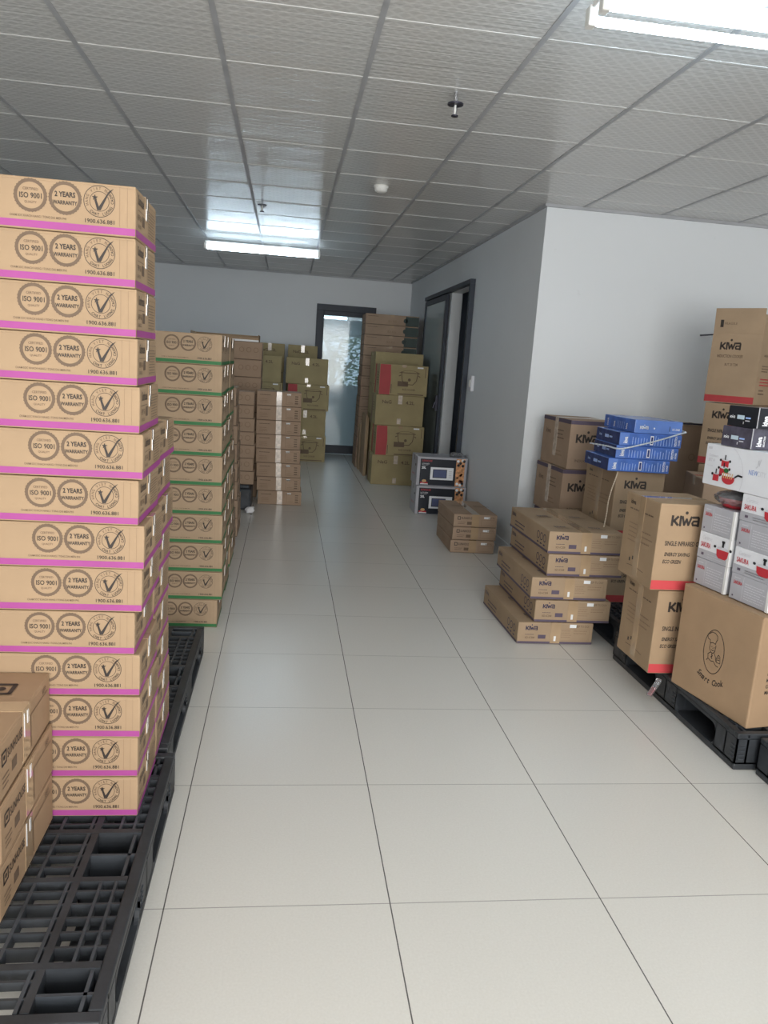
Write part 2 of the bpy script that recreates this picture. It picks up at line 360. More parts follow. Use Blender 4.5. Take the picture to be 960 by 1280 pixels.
# aluminium sliding door on the aisle wall
m = MB(); x1 = WX; x0 = WX-.05
m.box(x0, x1, 7.83, 7.885, .0155, 2.274, frame_m); m.box(x1+.001, x1+T, 7.8795, 7.89, 0, 2.269, frame_m); m.box(x0, x1, 7.83, 10.45, 2.275, 2.32, frame_m); m.box(x0-.02, x1, 7.85, 10.45, 0, .015, frame_m); d2 = struct(m, 'door_2')
m = MB(); a, b = 9.0, 10.4
m.cbox(x0, x0+.035, a, a+.075, .02, 2.26, frame_m); m.cbox(x0, x0+.035, b-.07, b, .02, 2.26, frame_m); m.cbox(x0, x0+.035, a+.075, b-.07, 2.20, 2.26, frame_m); m.cbox(x0, x0+.035, a+.075, b-.07, .02, .12, frame_m); m.build('sliding_panel_frame', d2)
m = MB(); m.box(x0+.013, x0+.021, a+.07, b-.06, .1, 2.22, glass_slide); m.build('glass_pane', d2)
m = MB(); m.cbox(x0-.03, x0, a+.02, a+.05, .93, 1.11, dkmet); m.cyl((x0-.03, a+.035, 1.03), (x0-.05, a+.035, .96), .012, dkmet); m.build('door_handle', d2)
# door leaf standing open inside the store room
m = MB(); m.cbox(WX+.95, WX+1.0, 9.2, 10.6, 0, 1.75, frame_m); o = m.build('dark_door_leaf'); tag(o, 'dark door leaf standing open in the unlit room behind the sliding door', 'door')
# light switch
m = MB(); m.cbox(-.03, 0, -.05, .05, -.075, .075, white_c, .004); sw = m.build('light_switch'); sw.location = (WX, 7.575, 1.30); tag(sw, 'white light switch on the wall right of the sliding door', 'switch')
m = MB(); m.cbox(-.038, -.028, -.02, .02, -.035, .035, white_pl, .003); m.build('rocker', sw)

# ------------------------------------------------------------------ ceiling fittings
def fixture():
    root = bpy.data.objects.new('ceiling_light', None); COL.objects.link(root)
    m = MB(); m.cbox(-.61, .61, -.03, .03, -.005, .035, white_pl, .006); kid(root, m.build('housing', root))
    for s in (-1, 1):
        m = MB(); m.cyl((-.585, s*.055, -.03), (.585, s*.055, -.03), .014, tube_m, 14); kid(root, m.build('tube', root, True))
        for e in (-1, 1): m = MB(); m.cbox(e*.6-.014, e*.6+.014, s*.055-.02, s*.055+.02, -.05, .01, white_pl, .005); kid(root, m.build('tube_holder', root))
        m = MB(); m.cyl((s*.6, 0, .03), (s*.6, 0, .10), .003, chrome, 6); kid(root, m.build('hanger', root))
    return root
fx = fixture(); place(fx, -.30, 8.82, H-.10, -1, 'lit twin-tube ceiling light hanging over the far aisle', 'ceiling light')
f2 = dup(fx); place(f2, 1.49, 2.50, H-.10, 0, 'bright twin-tube ceiling light cut off by the top right edge of the photo', 'ceiling light')
f3 = dup(fx); place(f3, .52, 15.1, 2.235, 0, 'tube light added behind the back door glass in place of a reflection', 'ceiling light')  # added lamp standing in for a tube mirrored in the door glass
def sprinkler(name='fire_sprinkler'):
    root = bpy.data.objects.new(name, None); COL.objects.link(root)
    m = MB(); m.cyl((0, 0, 0), (0, 0, -.045), .009, chrome); m.cyl((-.008, 0, -.06), (-.006, 0, -.095), .003, chrome, 6); m.cyl((.008, 0, -.06), (.006, 0, -.095), .003, chrome, 6); m.cyl((0, 0, -.05), (0, 0, -.09), .0045, white_pl, 8); kid(root, m.build('sprinkler_body', root))
    m = MB(); m.cyl((0, 0, -.045), (0, 0, -.052), .036, dkmet, 20); kid(root, m.build('rosette', root))
    m = MB(); m.cyl((0, 0, -.095), (0, 0, -.1), .016, dkmet, 14); kid(root, m.build('deflector', root))
    return root
s1 = sprinkler(); place(s1, .706, 3.72, H, 0, 'pendent fire sprinkler on the ceiling, the nearer of two', 'sprinkler')
s2 = dup(s1); place(s2, -.243, 6.6, H, 0, 'pendent fire sprinkler on the ceiling just before the far light', 'sprinkler')
def smoke():
    root = bpy.data.objects.new('smoke_detector', None); COL.objects.link(root)
    m = MB(); m.lathe([(0, 0), (.052, 0), (.052, -.012), (.046, -.018)], (0, 0, 0), white_pl); kid(root, m.build('base', root, True))
    m = MB(); m.lathe([(.046, -.018), (.043, -.036), (.03, -.045), (0, -.047)], (0, 0, 0), white_pl); kid(root, m.build('cover', root, True))
    return root
k1 = smoke(); place(k1, .605, 5.72, H, 0, 'round white smoke detector above the middle of the aisle', 'smoke detector')
k2 = dup(k1); place(k2, -.055, 9.3, H, 0, 'round white smoke detector just behind the far ceiling light', 'smoke detector')

# ------------------------------------------------------------------ cartons
def body(mb, W, D, Hh, m, r=.004, flaps=True, seam='x'):
    Hh -= .0014
    if flaps:
        mb.cbox(0, W, 0, D, 0, Hh-.003, m, r); g = .0015
        if seam == 'x':
            mb.cbox(.001, W-.001, .001, D/2-g, Hh-.006, Hh, m, .0015, 1); mb.cbox(.001, W-.001, D/2+g, D-.001, Hh-.006, Hh, m, .0015, 1)
        else:
            mb.cbox(.001, W/2-g, .001, D-.001, Hh-.006, Hh, m, .0015, 1); mb.cbox(W/2+g, W-.001, .001, D-.001, Hh-.006, Hh, m, .0015, 1)
    else: mb.cbox(0, W, 0, D, 0, Hh, m, r)
def tape(root, W, D, Hh, seam='x', w_=.05, drop=.06, m=None, pos=None, g=.0012):
    Hh -= .0014; m = m or tape_m; mb = MB(); drop = min(drop, Hh-.004)
    if seam == 'x':
        c = D/2 if pos is None else pos
        mb.box(-.0, W, c-w_/2, c+w_/2, Hh, Hh+g, m); mb.box(-g, 0, c-w_/2, c+w_/2, Hh-drop, Hh+g, m); mb.box(W, W+g, c-w_/2, c+w_/2, Hh-drop, Hh+g, m)
    else:
        c = W/2 if pos is None else pos
        mb.box(c-w_/2, c+w_/2, 0, D, Hh, Hh+g, m); mb.box(c-w_/2, c+w_/2, -g, 0, Hh-drop, Hh+g, m); mb.box(c-w_/2, c+w_/2, D, D+g, Hh-drop, Hh+g, m)
    return kid(root, mb.build('packing_tape', root))
def band(mb, W, D, z0, z1, m):
    F = faces(mb, W, D, 0)
    for k, L_ in (('front', W), ('left', D), ('right', D)): F[k].rect(.001, L_-.001, z0, z1, m)
def kiwa(F, x, y, s, m, k=1):       # logo: letter height s, overall about 3.1 s wide
    w_ = s*.25
    F.stroke([(x+w_/2, y), (x+w_/2, y+s)], w_, m, k); F.stroke([(x+w_, y+s*.42), (x+s*.72, y+s*.94)], w_, m, k); F.stroke([(x+s*.3, y+s*.52), (x+s*.76, y+s*.06)], w_, m, k)
    F.stroke([(x+s*1.02, y), (x+s*1.02, y+s)], w_, m, k)
    F.stroke([(x+s*1.2, y+s*.96), (x+s*1.46, y+s*.08), (x+s*1.68, y+s*.72), (x+s*1.92, y+s*.08), (x+s*2.2, y+s*.96)], w_*.9, m, k)
    F.disc(x+s*1.62, y+s*1.36, s*.17, m, 12, k)
    F.stroke([(x+s*2.36, y+s*.9), (x+s*2.92, y+s*.92), (x+s*3.0, y+s*.8), (x+s*3.0, y)], w_, m, k)
    F.stroke([(x+s*2.98, y+s*.52), (x+s*2.45, y+s*.5), (x+s*2.34, y+s*.3), (x+s*2.42, y+s*.1), (x+s*2.98, y+s*.1)], w_*.85, m, k)
def lines(F, x, y, w_, n, dy, m, rnd, h=.3, frag=True):
    for i in range(n):
        a = x
        while a < x+w_*rnd.uniform(.75, 1):
            l = rnd.uniform(.03, .12)*w_ if frag else w_; F.rect(a, min(a+l, x+w_), y-i*dy, y-i*dy+dy*h, m); a += l*1.25
def emblems(F, xr, y, m1, m2):       # three round badges, xr = x of the centre of the right-hand one
    r = .034; s = .079
    for i, cx in enumerate((xr-2*s, xr-s)):
        F.ring(cx, y, r, .0075, m1, 36); 
        for a in range(0, 360, 12):
            t = math.radians(a); F.rect(cx+(r+.004)*math.cos(t)-.0009, cx+(r+.004)*math.cos(t)+.0009, y+(r+.004)*math.sin(t)-.0009, y+(r+.004)*math.sin(t)+.0009, m1)
    F.text(xr-2*s, y-.0065, .0175, 'ISO 9001', m2, 2, .012, .82, 0, 'CENTER')
    F.text(xr-2*s, y+.0115, .0085, 'CERTIFIED', m1, 1, .01, .9, 0, 'CENTER'); F.text(xr-2*s, y-.018, .0075, 'QUALITY', m1, 1, .01, .9, 0, 'CENTER')
    F.text(xr-s, y+.003, .0165, '2 YEARS', m2, 2, .03, .8, 0, 'CENTER'); F.text(xr-s, y-.0145, .0125, 'WARRANTY', m2, 2, .025, .8, 0, 'CENTER')
    F.ring(xr, y, .036, .0014, m2, 36); F.ring(xr, y, .0225, .0011, m2, 30)
    for word, a0, a1, sz, mm in (('HANG VIET NAM', 205, 25, .0095, m1), ('CHAT LUONG CAO', 225, 385, .0095, m2)):
        n = len(word)
        for i, ch in enumerate(word):
            if ch == ' ': continue
            if a0 > a1: a = a0+(a1-a0)*(i+.5)/n; rr = .0262; rot = math.radians(a-90)
            else: a = a0+(a1-a0)*(i+.5)/n; rr = .0335; rot = math.radians(a+90)
            t = math.radians(a); F.text(xr+rr*math.cos(t), y+rr*math.sin(t), sz, ch, mm, 2, .015, .8, rot, 'CENTER')
    F.poly([(xr-.012, y+.004), (xr-.007, y+.004), (xr-.001, y-.012), (xr+.022, y+.024), (xr+.034, y+.032), (xr+.020, y+.015), (xr+.003, y-.0205), (xr-.005, y-.0205)], m2, 2)
    st = [(.0075*math.cos(math.radians(90+72*i/2))*(1 if i % 2 == 0 else .42)+xr-.010, .0075*math.sin(math.radians(90+72*i/2))*(1 if i % 2 == 0 else .42)+y+.008) for i in range(10)]
    F.poly(st, m2, 3)
# --- magenta / green banded cooker cartons
def banded(W, D, Hh, bm_, km):
    def make():
        mb = MB(); body(mb, W, D, Hh, km); F = faces(mb, W, D, Hh); rnd = random.Random(2); sc = Hh/.12
        band(mb, W, D, .004, .0205, bm_)
        f = F['front']; emblems(f, W-.085, .079*sc if sc > 1.1 else .077, ink_b, ink)
        f.text(W-.050, .0262, .0135, '1900.636.881', ink, 2, .008, 1.0, 0, 'RIGHT')
        f.text(W-.162, .0272, .0078, 'CHAM SOC KHACH HANG / TONG DAI MIEN PHI', ink_b, 1, .01, .75, 0, 'RIGHT')
        for fx_ in (W-.038, W-.020): f.rect(fx_, fx_+.0007, .022, Hh-.006, ink_l)
        r = F['right']; t = Hh
        r.text(.025, t-.036, .032, 'Sunhouse', ink, 2, .02, .62); r.rect(.025, .11, t-.05, t-.0485, ink_b); r.text(.025, t-.072, .019, 'BEP GA', ink_b, 1, .01, .8); r.rect(.085, .118, t-.08, t-.055, ink_b); r.text(.025, t-.09, .012, 'SHB 3326', ink_b, 1, .01, .9)
        lines(r, .175, t-.03, .105, 9, .0075, ink_b, rnd); r.stroke([(.17, .026), (D-.012, .026), (D-.012, t-.016), (.17, t-.016)], .0008, ink_b, 1, True)
        l = F['left']; l.text(.025, t-.036, .032, 'Sunhouse', ink, 2, .02, .62)
        o = mb.build('carton'); tape(o, W, D, Hh, 'x', .048, .055)
        s = MB(); s.box(W+.0008, W+.0022, D/2-.012, D/2-.004, Hh-.058, Hh-.028, shine); s.box(W+.0008, W+.002, D/2+.002, D/2+.006, Hh-.03, Hh-.002, shine); sub_tape(o, s)  # two pale slivers painted as glints on the side tape
        return o
    return Proto(make)
PW, PD, PH = .52, .298, .1195
pp = banded(PW, PD, PH, purple, kraft)
xr = [-.377, -.377, -.374, -.371, -.364, -.355, -.364, -.349, -.354, -.372, -.358, -.355, -.361, -.36]
rnd = random.Random(5)
for i in range(14):
    z = .1415+(13-i)*PH*1.002
    rz = rnd.uniform(-.5, .5)
    place(pp.get(), xr[i]-PW, 2.045, z, rz, 'brown magenta banded carton, %s in the tall front stack' % nth(i, 14), 'box', 'magenta banded cartons in the front stack')
for c, n in ((1, 9),):
    for i in range(n):
        z = .1415+(n-1-i)*PH*1.002
        place(pp.get(), -.362+rnd.uniform(-.012, .006)-PW, 2.362+rnd.uniform(-.003, .006), z, rnd.uniform(-.6, .6), 'magenta banded carton in the lower stack behind the tall one, %s' % nth(i, n), 'box', 'magenta banded cartons in the rear stack')
# --- green banded
GW, GD, GH = .52, .315, .1518
gp = banded(GW, GD, GH, green, kraft_g)
gx = [-.318, -.313, -.309, -.305, -.300, -.296, -.291, -.285, -.283, -.305]
for c in range(3):
    for i in range(10):
        z = .001+(9-i)*GH*1.002
        place(gp.get(), gx[i]-.004*c+(rnd.uniform(-.008, .006) if c else 0)-GW, 3.996+c*(GD+.014), z, 0 if c == 0 else rnd.uniform(-.4, .4),
              'green banded carton, %s green banded stack from the front, %s' % (('first', 'second', 'third')[c], nth(i, 10)), 'box', 'green banded cartons stacked on the floor')

# --- plain brown cartons further down the left row
def plain(W, D, Hh, km, style):
    def make():
        mb = MB(); body(mb, W, D, Hh, km, seam='y' if style in ('eight', 'flat') else 'x'); F = faces(mb, W, D, Hh); rnd = random.Random(4)
        f, r, l, t = F['front'], F['right'], F['left'], F['top']
        if style == 'row':
            for cx in (W-.20, W-.13, W-.06): f.ring(cx, Hh*.55, .022, .005, ink_l, 18)
            f.rect(.0, W, .0, .006, ink_b); r.ring(D*.3, Hh*.55, .022, .004, ink_b, 16); r.text(.02, Hh*.3, .03, 'Sunhouse', ink_b, 1, .01, .6)
            lines(r, D*.55, Hh*.75, D*.35, 5, .014, ink_l, rnd); lines(r, .02, Hh*.22, D*.3, 2, .014, ink_l, rnd)
        if style == 'eight':
            lines(f, .03, Hh*.72, .10, 1, .018, ink_b, rnd, .4); lines(f, .03, Hh*.45, .08, 3, .016, ink_l, rnd)
            f.rect(W-.145, W-.012, .02, Hh-.02, ink_l); f.rect(W-.142, W-.015, .023, Hh-.023, km, 2)
            for q in range(4): f.rect(W-.062, W-.03, Hh*.2+q*.022, Hh*.2+q*.022+.011, ink_b, 3)
            f.rect(W-.13, W-.08, Hh*.25, Hh*.28, ink_l, 3); f.rect(0, W, 0, .004, ink_b)
        if style == 'tall':
            lines(l, .03, Hh*.7, D*.3, 3, .02, ink_l, rnd); lines(f, .03, Hh-.035, .14, 1, .02, ink_b, rnd, .4); f.text(W*.42, Hh*.3, .04, '8.5 KG', ink_l, 1)
            f.rect(W-.18, W, .004, Hh-.012, dgreen)
            f.disc(W-.18, Hh*.5, .03, dgreen, 12); l.rect(0, D, 0, .008, ink_b); f.rect(0, W, 0, .006, ink_b)
            l.rect(D-.012, D, .01, Hh-.015, ink_r); lines(l, D*.4, Hh*.5, D*.4, 2, .02, ink_b, rnd)
        if style == 'pot':
            f.rect(.004, .115, .004, Hh-.006, redd); f.poly([(.115, .004), (.13, .004), (.138, Hh*.5), (.128, Hh-.006), (.115, Hh-.006)], redd)
            cx, cy = W*.62, Hh*.58
            f.stroke([(cx-.10, cy+.07), (cx-.085, cy-.03), (cx-.045, cy-.075), (cx+.045, cy-.075), (cx+.085, cy-.03), (cx+.10, cy+.07)], .009, ink_b)
            f.ring(cx, cy+.055, .10, .009, ink_b, 24, 1, 0, 180, .35); f.stroke([(cx-.12, cy+.06), (cx+.12, cy+.06)], .008, ink_b)
            f.stroke([(cx-.125, cy+.02), (cx-.105, cy+.03)], .01, ink_b); f.stroke([(cx+.125, cy+.02), (cx+.105, cy+.03)], .01, ink_b)
            f.rect(cx-.012, cy+.012, cy-.10, cy-.04, ink_b); f.disc(cx, cy-.02, .018, ink_b, 10); f.text(cx, cy-.145, .03, 'RICE COOKER', ink_b, 1, .02, .8, 0, 'CENTER')
            f.rect(cx-.13, W-.04, .012, .024, ink_b); f.rect(W-.034, W-.026, Hh*.62, Hh-.02, ink_b); f.rect(.142, .15, .02, Hh*.35, ink_b)
            l.rect(.004, .10, .004, Hh-.006, redd); lines(l, .16, Hh*.7, D*.5, 5, .03, ink_b, rnd)
        if style == 'potback':
            f.text(.07, Hh*.72, .055, 'NaG', ink_b, 1, .02, 1.1); f.text(W-.22, Hh*.72, .055, '4.2L', ink_b, 1, .02, 1.1); f.disc(W*.5, .07, .018, ink_l, 12)
            lines(l, .05, Hh*.7, D*.6, 4, .03, ink_b, rnd); l.rect(0, .10, .004, Hh-.006, ink_l)
        if style == 'flat':
            f.rect(.03, .055, Hh-.045, Hh-.018, ink); f.rect(.035, .05, Hh-.040, Hh-.023, km, 2); f.text(.06, Hh-.04, .027, 'SUNHOUSE', ink, 1, .01, .72)
            lines(f, .035, .035, .06, 2, .012, ink_b, rnd); f.rect(.11, .15, .018, .042, ink_b)
            f.rect(W-.13, W-.012, .014, Hh-.04, ink_l); f.rect(W-.128, W-.014, .016, Hh-.042, km, 2); f.text(W-.075, Hh-.032, .018, 'BEP TU', ink_b, 3)
            for x in (.06, .25): lines(t, x, D*.62, .13, 3, .028, ink_b, rnd, .35)
            for x in (.06, .3): lines(l, x, Hh*.6, .12, 3, .016, ink_l, rnd)
            f.rect(0, W, 0, .003, ink_b)
        o = mb.build('carton')
        if style == 'eight': tape(o, W, D, Hh, 'y', .05, Hh-.006, tape_w)
        elif style == 'flat': tape(o, W, D, Hh, 'y', .06, Hh-.006)
        elif style == 'potback': tape(o, W, D, Hh, 'y', .05, .10, tape_w)
        elif style == 'tall': tape(o, W, D, Hh, 'y', .05, .03)
        elif style == 'pot': tape(o, W, D, Hh, 'y', .05, .03)
        else: tape(o, W, D, Hh, 'x', .048, .05)
        if style in ('eight', 'flat', 'pot'):
            s = MB(); c = {'eight': W-.14, 'flat': W-.11, 'pot': W-.13}[style]; q = {'eight': .038, 'flat': .05, 'pot': .07}[style]
            s.box(c, c+q, -.0016, -.0004, Hh-.033, Hh-.016, label_w); kid(o, s.build('label_sticker', o))
        if style == 'potback':
            s = MB(); s.box(W/2-.025, W/2+.02, -.0016, -.0004, .02, .085, tape_w); sub_tape(o, s)
        return o
    return Proto(make)
rp = plain(.5, .42, .1465, kraft_r, 'row')
def stack(pr, n, x, y, hh, fmt, group, dx=0, j=.006, rz=.8, z0=.001, lean=0, sc=None):
    out = []
    for i in range(n):
        k = n-1-i; o = pr.get()
        place(o, x+lean*k+rnd.uniform(-j, j), y+rnd.uniform(-j, j)*.6, z0+k*hh*1.003, rnd.uniform(-rz, rz), fmt % nth(i, n), 'box', group)
        if sc: o.scale = sc
        out.append(o)
    return out
stack(rp, 10, -.335-.5, 4.995, .1465, 'brown carton in the stack just behind the green banded ones, %s', 'brown cartons behind the green banded ones', lean=-.004)
stack(rp, 10, -.330-.5, 5.435, .1465, 'brown carton in the second stack behind the green banded ones, %s', 'brown cartons with a pale flap on top', lean=-.006)
stack(rp, 8, -.325-.5, 6.12, .1465, 'brown carton in the stack beside the white paper scrap, %s', 'brown cartons beside the white paper scrap', lean=-.006)
# short row on a low dark plinth
m = MB(); m.cbox(-.75, -.27, 7.22, 7.62, 0, .20, plasticd, .02); m.cbox(-.73, -.29, 7.24, 7.60, .2, .235, plasticd, .01); o = m.build('low_stand'); tag(o, 'dark low stand under the far brown cartons by the eight-carton pile', 'stand')
sp_ = plain(.42, .36, .1225, kraft_r, 'row')
stack(sp_, 7, -.255-.42, 7.26, .1225, 'small brown carton on the dark low stand, %s', 'small brown cartons on the low stand', z0=.237, lean=-.004)
# tall wide pile behind with the open tray on top
wp = plain(.8, .5, .172, kraft_r, 'row')
stack(wp, 9, -.238-.8, 7.93, .172, 'wide brown carton in the pile under the open tray, %s', 'wide brown cartons under the open tray', lean=-.001, j=.012)
def tray():
    root = bpy.data.objects.new('cardboard_tray', None); COL.objects.link(root)
    W, D, h = .66, .48, .07
    m = MB(); m.cbox(0, W, 0, D, 0, .006, kraft_in, .002); kid(root, m.build('tray_base', root))
    for a in ((0, W, 0, .006), (0, W, D-.006, D), (0, .006, .006, D-.006), (W-.006, W, .006, D-.006)):
        m = MB(); m.cbox(*a, .006, h if a[2] > 0 else .045, kraft_g, .002); kid(root, m.build('side_flap', root))
    m = MB(); m.box(-.002, W+.002, -.003, 0, .0, .018, label_w); kid(root, m.build('white_edge_strip', root)); return root
tr = tray(); place(tr, -.94, 7.96, .001+9*.172*1.003+.002, 0, 'open shallow cardboard tray with white lower edge on the tall left pile', 'tray')
# --- eight flat cartons in front of the olive ones
ep = plain(.425, .33, .1365, kraft_r, 'eight')
for i in range(8):
    k = 7-i
    place(ep.get(), [-.262, -.258, -.258, -.252, -.247, -.242, -.238, -.222][i]+rnd.uniform(-.004, .004), 7.56+rnd.uniform(-.006, .006), .001+k*.1375, rnd.uniform(-1, 1), 'flat carton with pale tape in the pile of eight, %s' % nth(i, 8), 'box', 'eight flat cartons piled in the aisle')

# --- olive pot cartons by the glass door (left side)
OW, OD, OH = .575, .40, .357
op = plain(OW, OD, OH, olive, 'pot'); ob = plain(OW, OD, OH, olive, 'potback')
def olive_stack(x, y, n, fmt, group, z0=.001, first=0, rz=.6, jit=.008):
    for i in range(n):
        k = n-1-i; pr = op if (k+first) % 2 == 0 else ob
        place(pr.get(), x+rnd.uniform(-jit, jit)-(0.02 if (k+first) % 2 else 0), y+rnd.uniform(-jit, jit), z0+k*OH*1.003, rnd.uniform(-rz, rz), fmt % nth(i, n), 'box', group)
olive_stack(.03, 10.93, 4, 'olive pot carton in the stack left of the glass door, %s', 'olive cartons left of the glass door')
olive_stack(-.61, 10.90, 4, 'olive pot carton behind the pile of eight flat cartons, %s', 'olive cartons behind the pile of eight', first=0)
o5 = plain(.42, .40, .40, olive, 'potback')
for sx, x, top in ((0, .02, 'right'), (1, -.45, 'left')):
    for i in range(4):
        k = 3-i; place(o5.get(), x, 11.42, .001+k*.402, rnd.uniform(-.5, .5), 'olive carton against the back wall, %s stack, %s' % (top, nth(i, 4)), 'box', 'olive cartons against the back wall')
# --- olive stack on the right
olive_stack(1.09, 9.15, 4, 'olive pot carton in the stack behind the microwave cartons, %s', 'olive cartons with red panel on the right', first=1)
o6 = plain(.60, .55, .392, olive, 'plain')
for i in range(4): place(o6.get(), 1.095, 9.72, .001+(3-i)*.3935, rnd.uniform(-.4, .4), 'big olive carton just behind the red panelled stack, %s' % nth(i, 4), 'box', 'big olive cartons in the right row')
tp = plain(.72, .50, .1375, kraft_r, 'tall')
for i in range(15): place(tp.get(), 1.0+(14-i)*.0022+rnd.uniform(-.004, .004), 10.6+rnd.uniform(-.004, .004), .001+(14-i)*.1385, rnd.uniform(-.4, .4), 'long flat carton with dark green end, tallest right pile, %s' % nth(i, 15), 'box', 'long flat cartons in the tallest right pile')
# flat cardboard sheets leaning against that row
for i, (x, y, y2, h) in enumerate(((1.045, 9.80, 10.3, .78), (1.03, 10.36, 10.57, .62))):
    m = MB(); m.cbox(0, .02, 0, y2-y, 0, h, kraft_g, .003); m.cbox(.022, .04, .01, y2-y, 0, h-.03, kraft_in, .003); o = m.build('cardboard_sheet'); o.location = (x-.012, y, .001)
    tag(o, ('folded cardboard sheets upright beside the big olive cartons', 'folded cardboard sheets upright beside the foot of the tallest pile')[i], 'cardboard', 'folded cardboard sheets on the right')

# --- microwave cartons
def micro():
    W, D, Hh = .50, .32, .284; mb = MB(); mb.cbox(0, W, 0, D, 0, Hh, grey_c, .004); F = faces(mb, W, D, Hh); f = F['front']; rnd = random.Random(9)
    f.rect(.03, .388, .006, Hh-.02, navy); f.rect(.388, W-.025, .006, Hh-.006, food1)
    for k in range(10): f.disc(.40+rnd.uniform(0, .06), rnd.uniform(.05, .22), rnd.uniform(.010, .022), food2 if k % 2 else food1, 9, 2)
    for x, y, mm in ((.405, .255, white), (.43, .235, black_c), (.465, .255, black_c), (.45, .262, white), (.41, .215, black_c), (.455, .21, black_c), (.41, .03, white), (.44, .02, white), (.46, .035, black_c)): f.disc(x, y, .014, mm, 10, 3)
    f.stroke([(.40, .10), (.46, .16)], .012, food1, 4); f.stroke([(.41, .06), (.465, .12)], .010, food1, 4)
    f.text(.045, Hh-.047, .026, 'SUNHOUSE', ink_r, 2, .015, .75); f.text(.045, Hh-.073, .018, 'LO VI SONG', white, 2, .0, .75); f.text(.045, Hh-.083, .007, 'MICROWAVE OVEN', white, 2)
    f.text(.045, Hh-.117, .032, '20L', white, 2, .03, .9)
    f.rect(.135, .365, .062, .185, white, 2); f.rect(.16, .30, .08, .165, navy, 3); f.rect(.166, .294, .086, .159, mat('oven_window', (.10, .12, .24), .3), 4)
    for q in range(4): f.rect(.32, .35, .085+q*.02, .092+q*.02, greyp, 3)
    f.rect(.04, .115, .018, .036, ink_r, 2); f.disc(.078, .046, .022, mat('gold_print', (.65, .42, .2), .4), 12, 2, .7); f.rect(.04, .118, .012, .02, white, 3); f.text(.05, .02, .012, 'HOT', white, 3)
    l = F['left']; l.disc(D-.08, Hh*.68, .022, ink, 10, 1, .6); l.text(.06, Hh*.3, .03, 'SUNHOUSE', ink_r, 1)
    o = mb.build('microwave_carton'); tape(o, W, D, Hh, 'x', .05, .05, shine)
    return o
mp_ = Proto(micro)
place(mp_.get(), 1.318, 7.40, .001, -.5, 'dark microwave oven carton on the floor, lower of the two', 'box', 'microwave oven cartons')
place(mp_.get(), 1.312, 7.41, .287, .4, 'dark microwave oven carton on top of the other', 'box', 'microwave oven cartons')
m = MB(); rr = random.Random(8)
bm = bmesh.new(); bmesh.ops.create_icosphere(bm, subdivisions=3, radius=1)
for v in bm.verts: v.co = Vector((v.co.x*.08, v.co.y*.06, max(0, v.co.z)*.04))*(1+rr.uniform(-.25, .25))
for v in bm.verts: v.co.z = max(v.co.z, 0)
m.addbm(bm, film); o = m.build('plastic_bag'); o.location = (1.735, 7.55, .5735); tag(o, 'crumpled clear plastic bag on top of the microwave cartons', 'plastic bag')
# --- three flat cartons
fp = plain(.355, .62, .1015, kraft_r, 'flat')
for i, (x, y, rz) in enumerate(((1.372, 5.90, .6), (1.368, 5.885, .3), (1.355, 5.87, -.8))):
    place(fp.get(), x, y, .001+(2-i)*.1022, rz, 'flat brown carton at the wall corner, %s of three' % nth(i, 3), 'box', 'three flat cartons at the wall corner')
# --- five flat kiwa cartons
def kflat():
    W, D, Hh = .425, .70, .1225; mb = MB(); body(mb, W, D, Hh, kraft_g, seam='y'); F = faces(mb, W, D, Hh); f, l, t = F['front'], F['left'], F['top']; rnd = random.Random(12)
    band(mb, W, D, .002, .014, violet)
    kiwa(f, .042, Hh-.044, .0215, ink_n); lines(f, .042, .052, .06, 1, .010, ink_n, rnd, .25); f.text(.042, .030, .016, 'KD-IC208', ink_b, 1, .01, .8); f.rect(.115, .158, .03, .052, violet)
    f.stroke([(W-.19, .022), (W-.02, .022), (W-.02, Hh-.035), (W-.19, Hh-.035)], .0009, ink_l, 1, True)
    lines(f, W-.18, Hh-.048, .06, 4, .012, ink_l, rnd); lines(f, W-.11, Hh-.048, .08, 2, .014, ink_l, rnd); f.text(W-.10, Hh-.026, .018, 'BEP TU DOI', ink_b, 1, .0, .8)
    l.text(.03, Hh-.045, .032, 'KIWA', ink_n, 1, .02, .9); lines(l, .10, Hh*.42, .20, 2, .022, ink_n, rnd, .3)
    for q in range(3): l.ring(D-.17+q*.052, Hh*.55, .02, .005, ink_n, 14); l.rect(D-.185+q*.052, D-.158+q*.052, Hh*.2, Hh*.26, ink_n)
    for x, y in ((.07, .42), (.27, .42), (.07, .12), (.27, .12)): t.text(x, y, .04, 'kiwa', ink_n, 1, .02, .9); lines(t, x, y-.02, .09, 2, .02, ink_b, rnd, .3)
    o = mb.build('flat_cooker_carton'); tape(o, W, D, Hh, 'y', .055, Hh-.006)
    s = MB(); s.box(W-.135, W-.098, -.0018, -.0006, Hh-.028, Hh-.01, label_w); kid(o, s.build('label_sticker', o))
    s = MB(); s.box(W/2-.008, W/2+.004, -.0026, -.0014, .018, .046, shine); sub_tape(o, s); return o  # pale sliver: a glint painted low on the front tape
kf = Proto(kflat)
for i, (x, y, rz) in enumerate(((1.437, 3.905, .4), (1.444, 3.9, .1), (1.357, 3.874, -.5), (1.386, 3.86, 0), (1.302, 3.855, .6))):
    place(kf.get(), x, y, .001+(4-i)*.1238, rz, 'long flat cooker carton in the pile of five, %s' % nth(i, 5), 'box', 'five long flat cooker cartons')

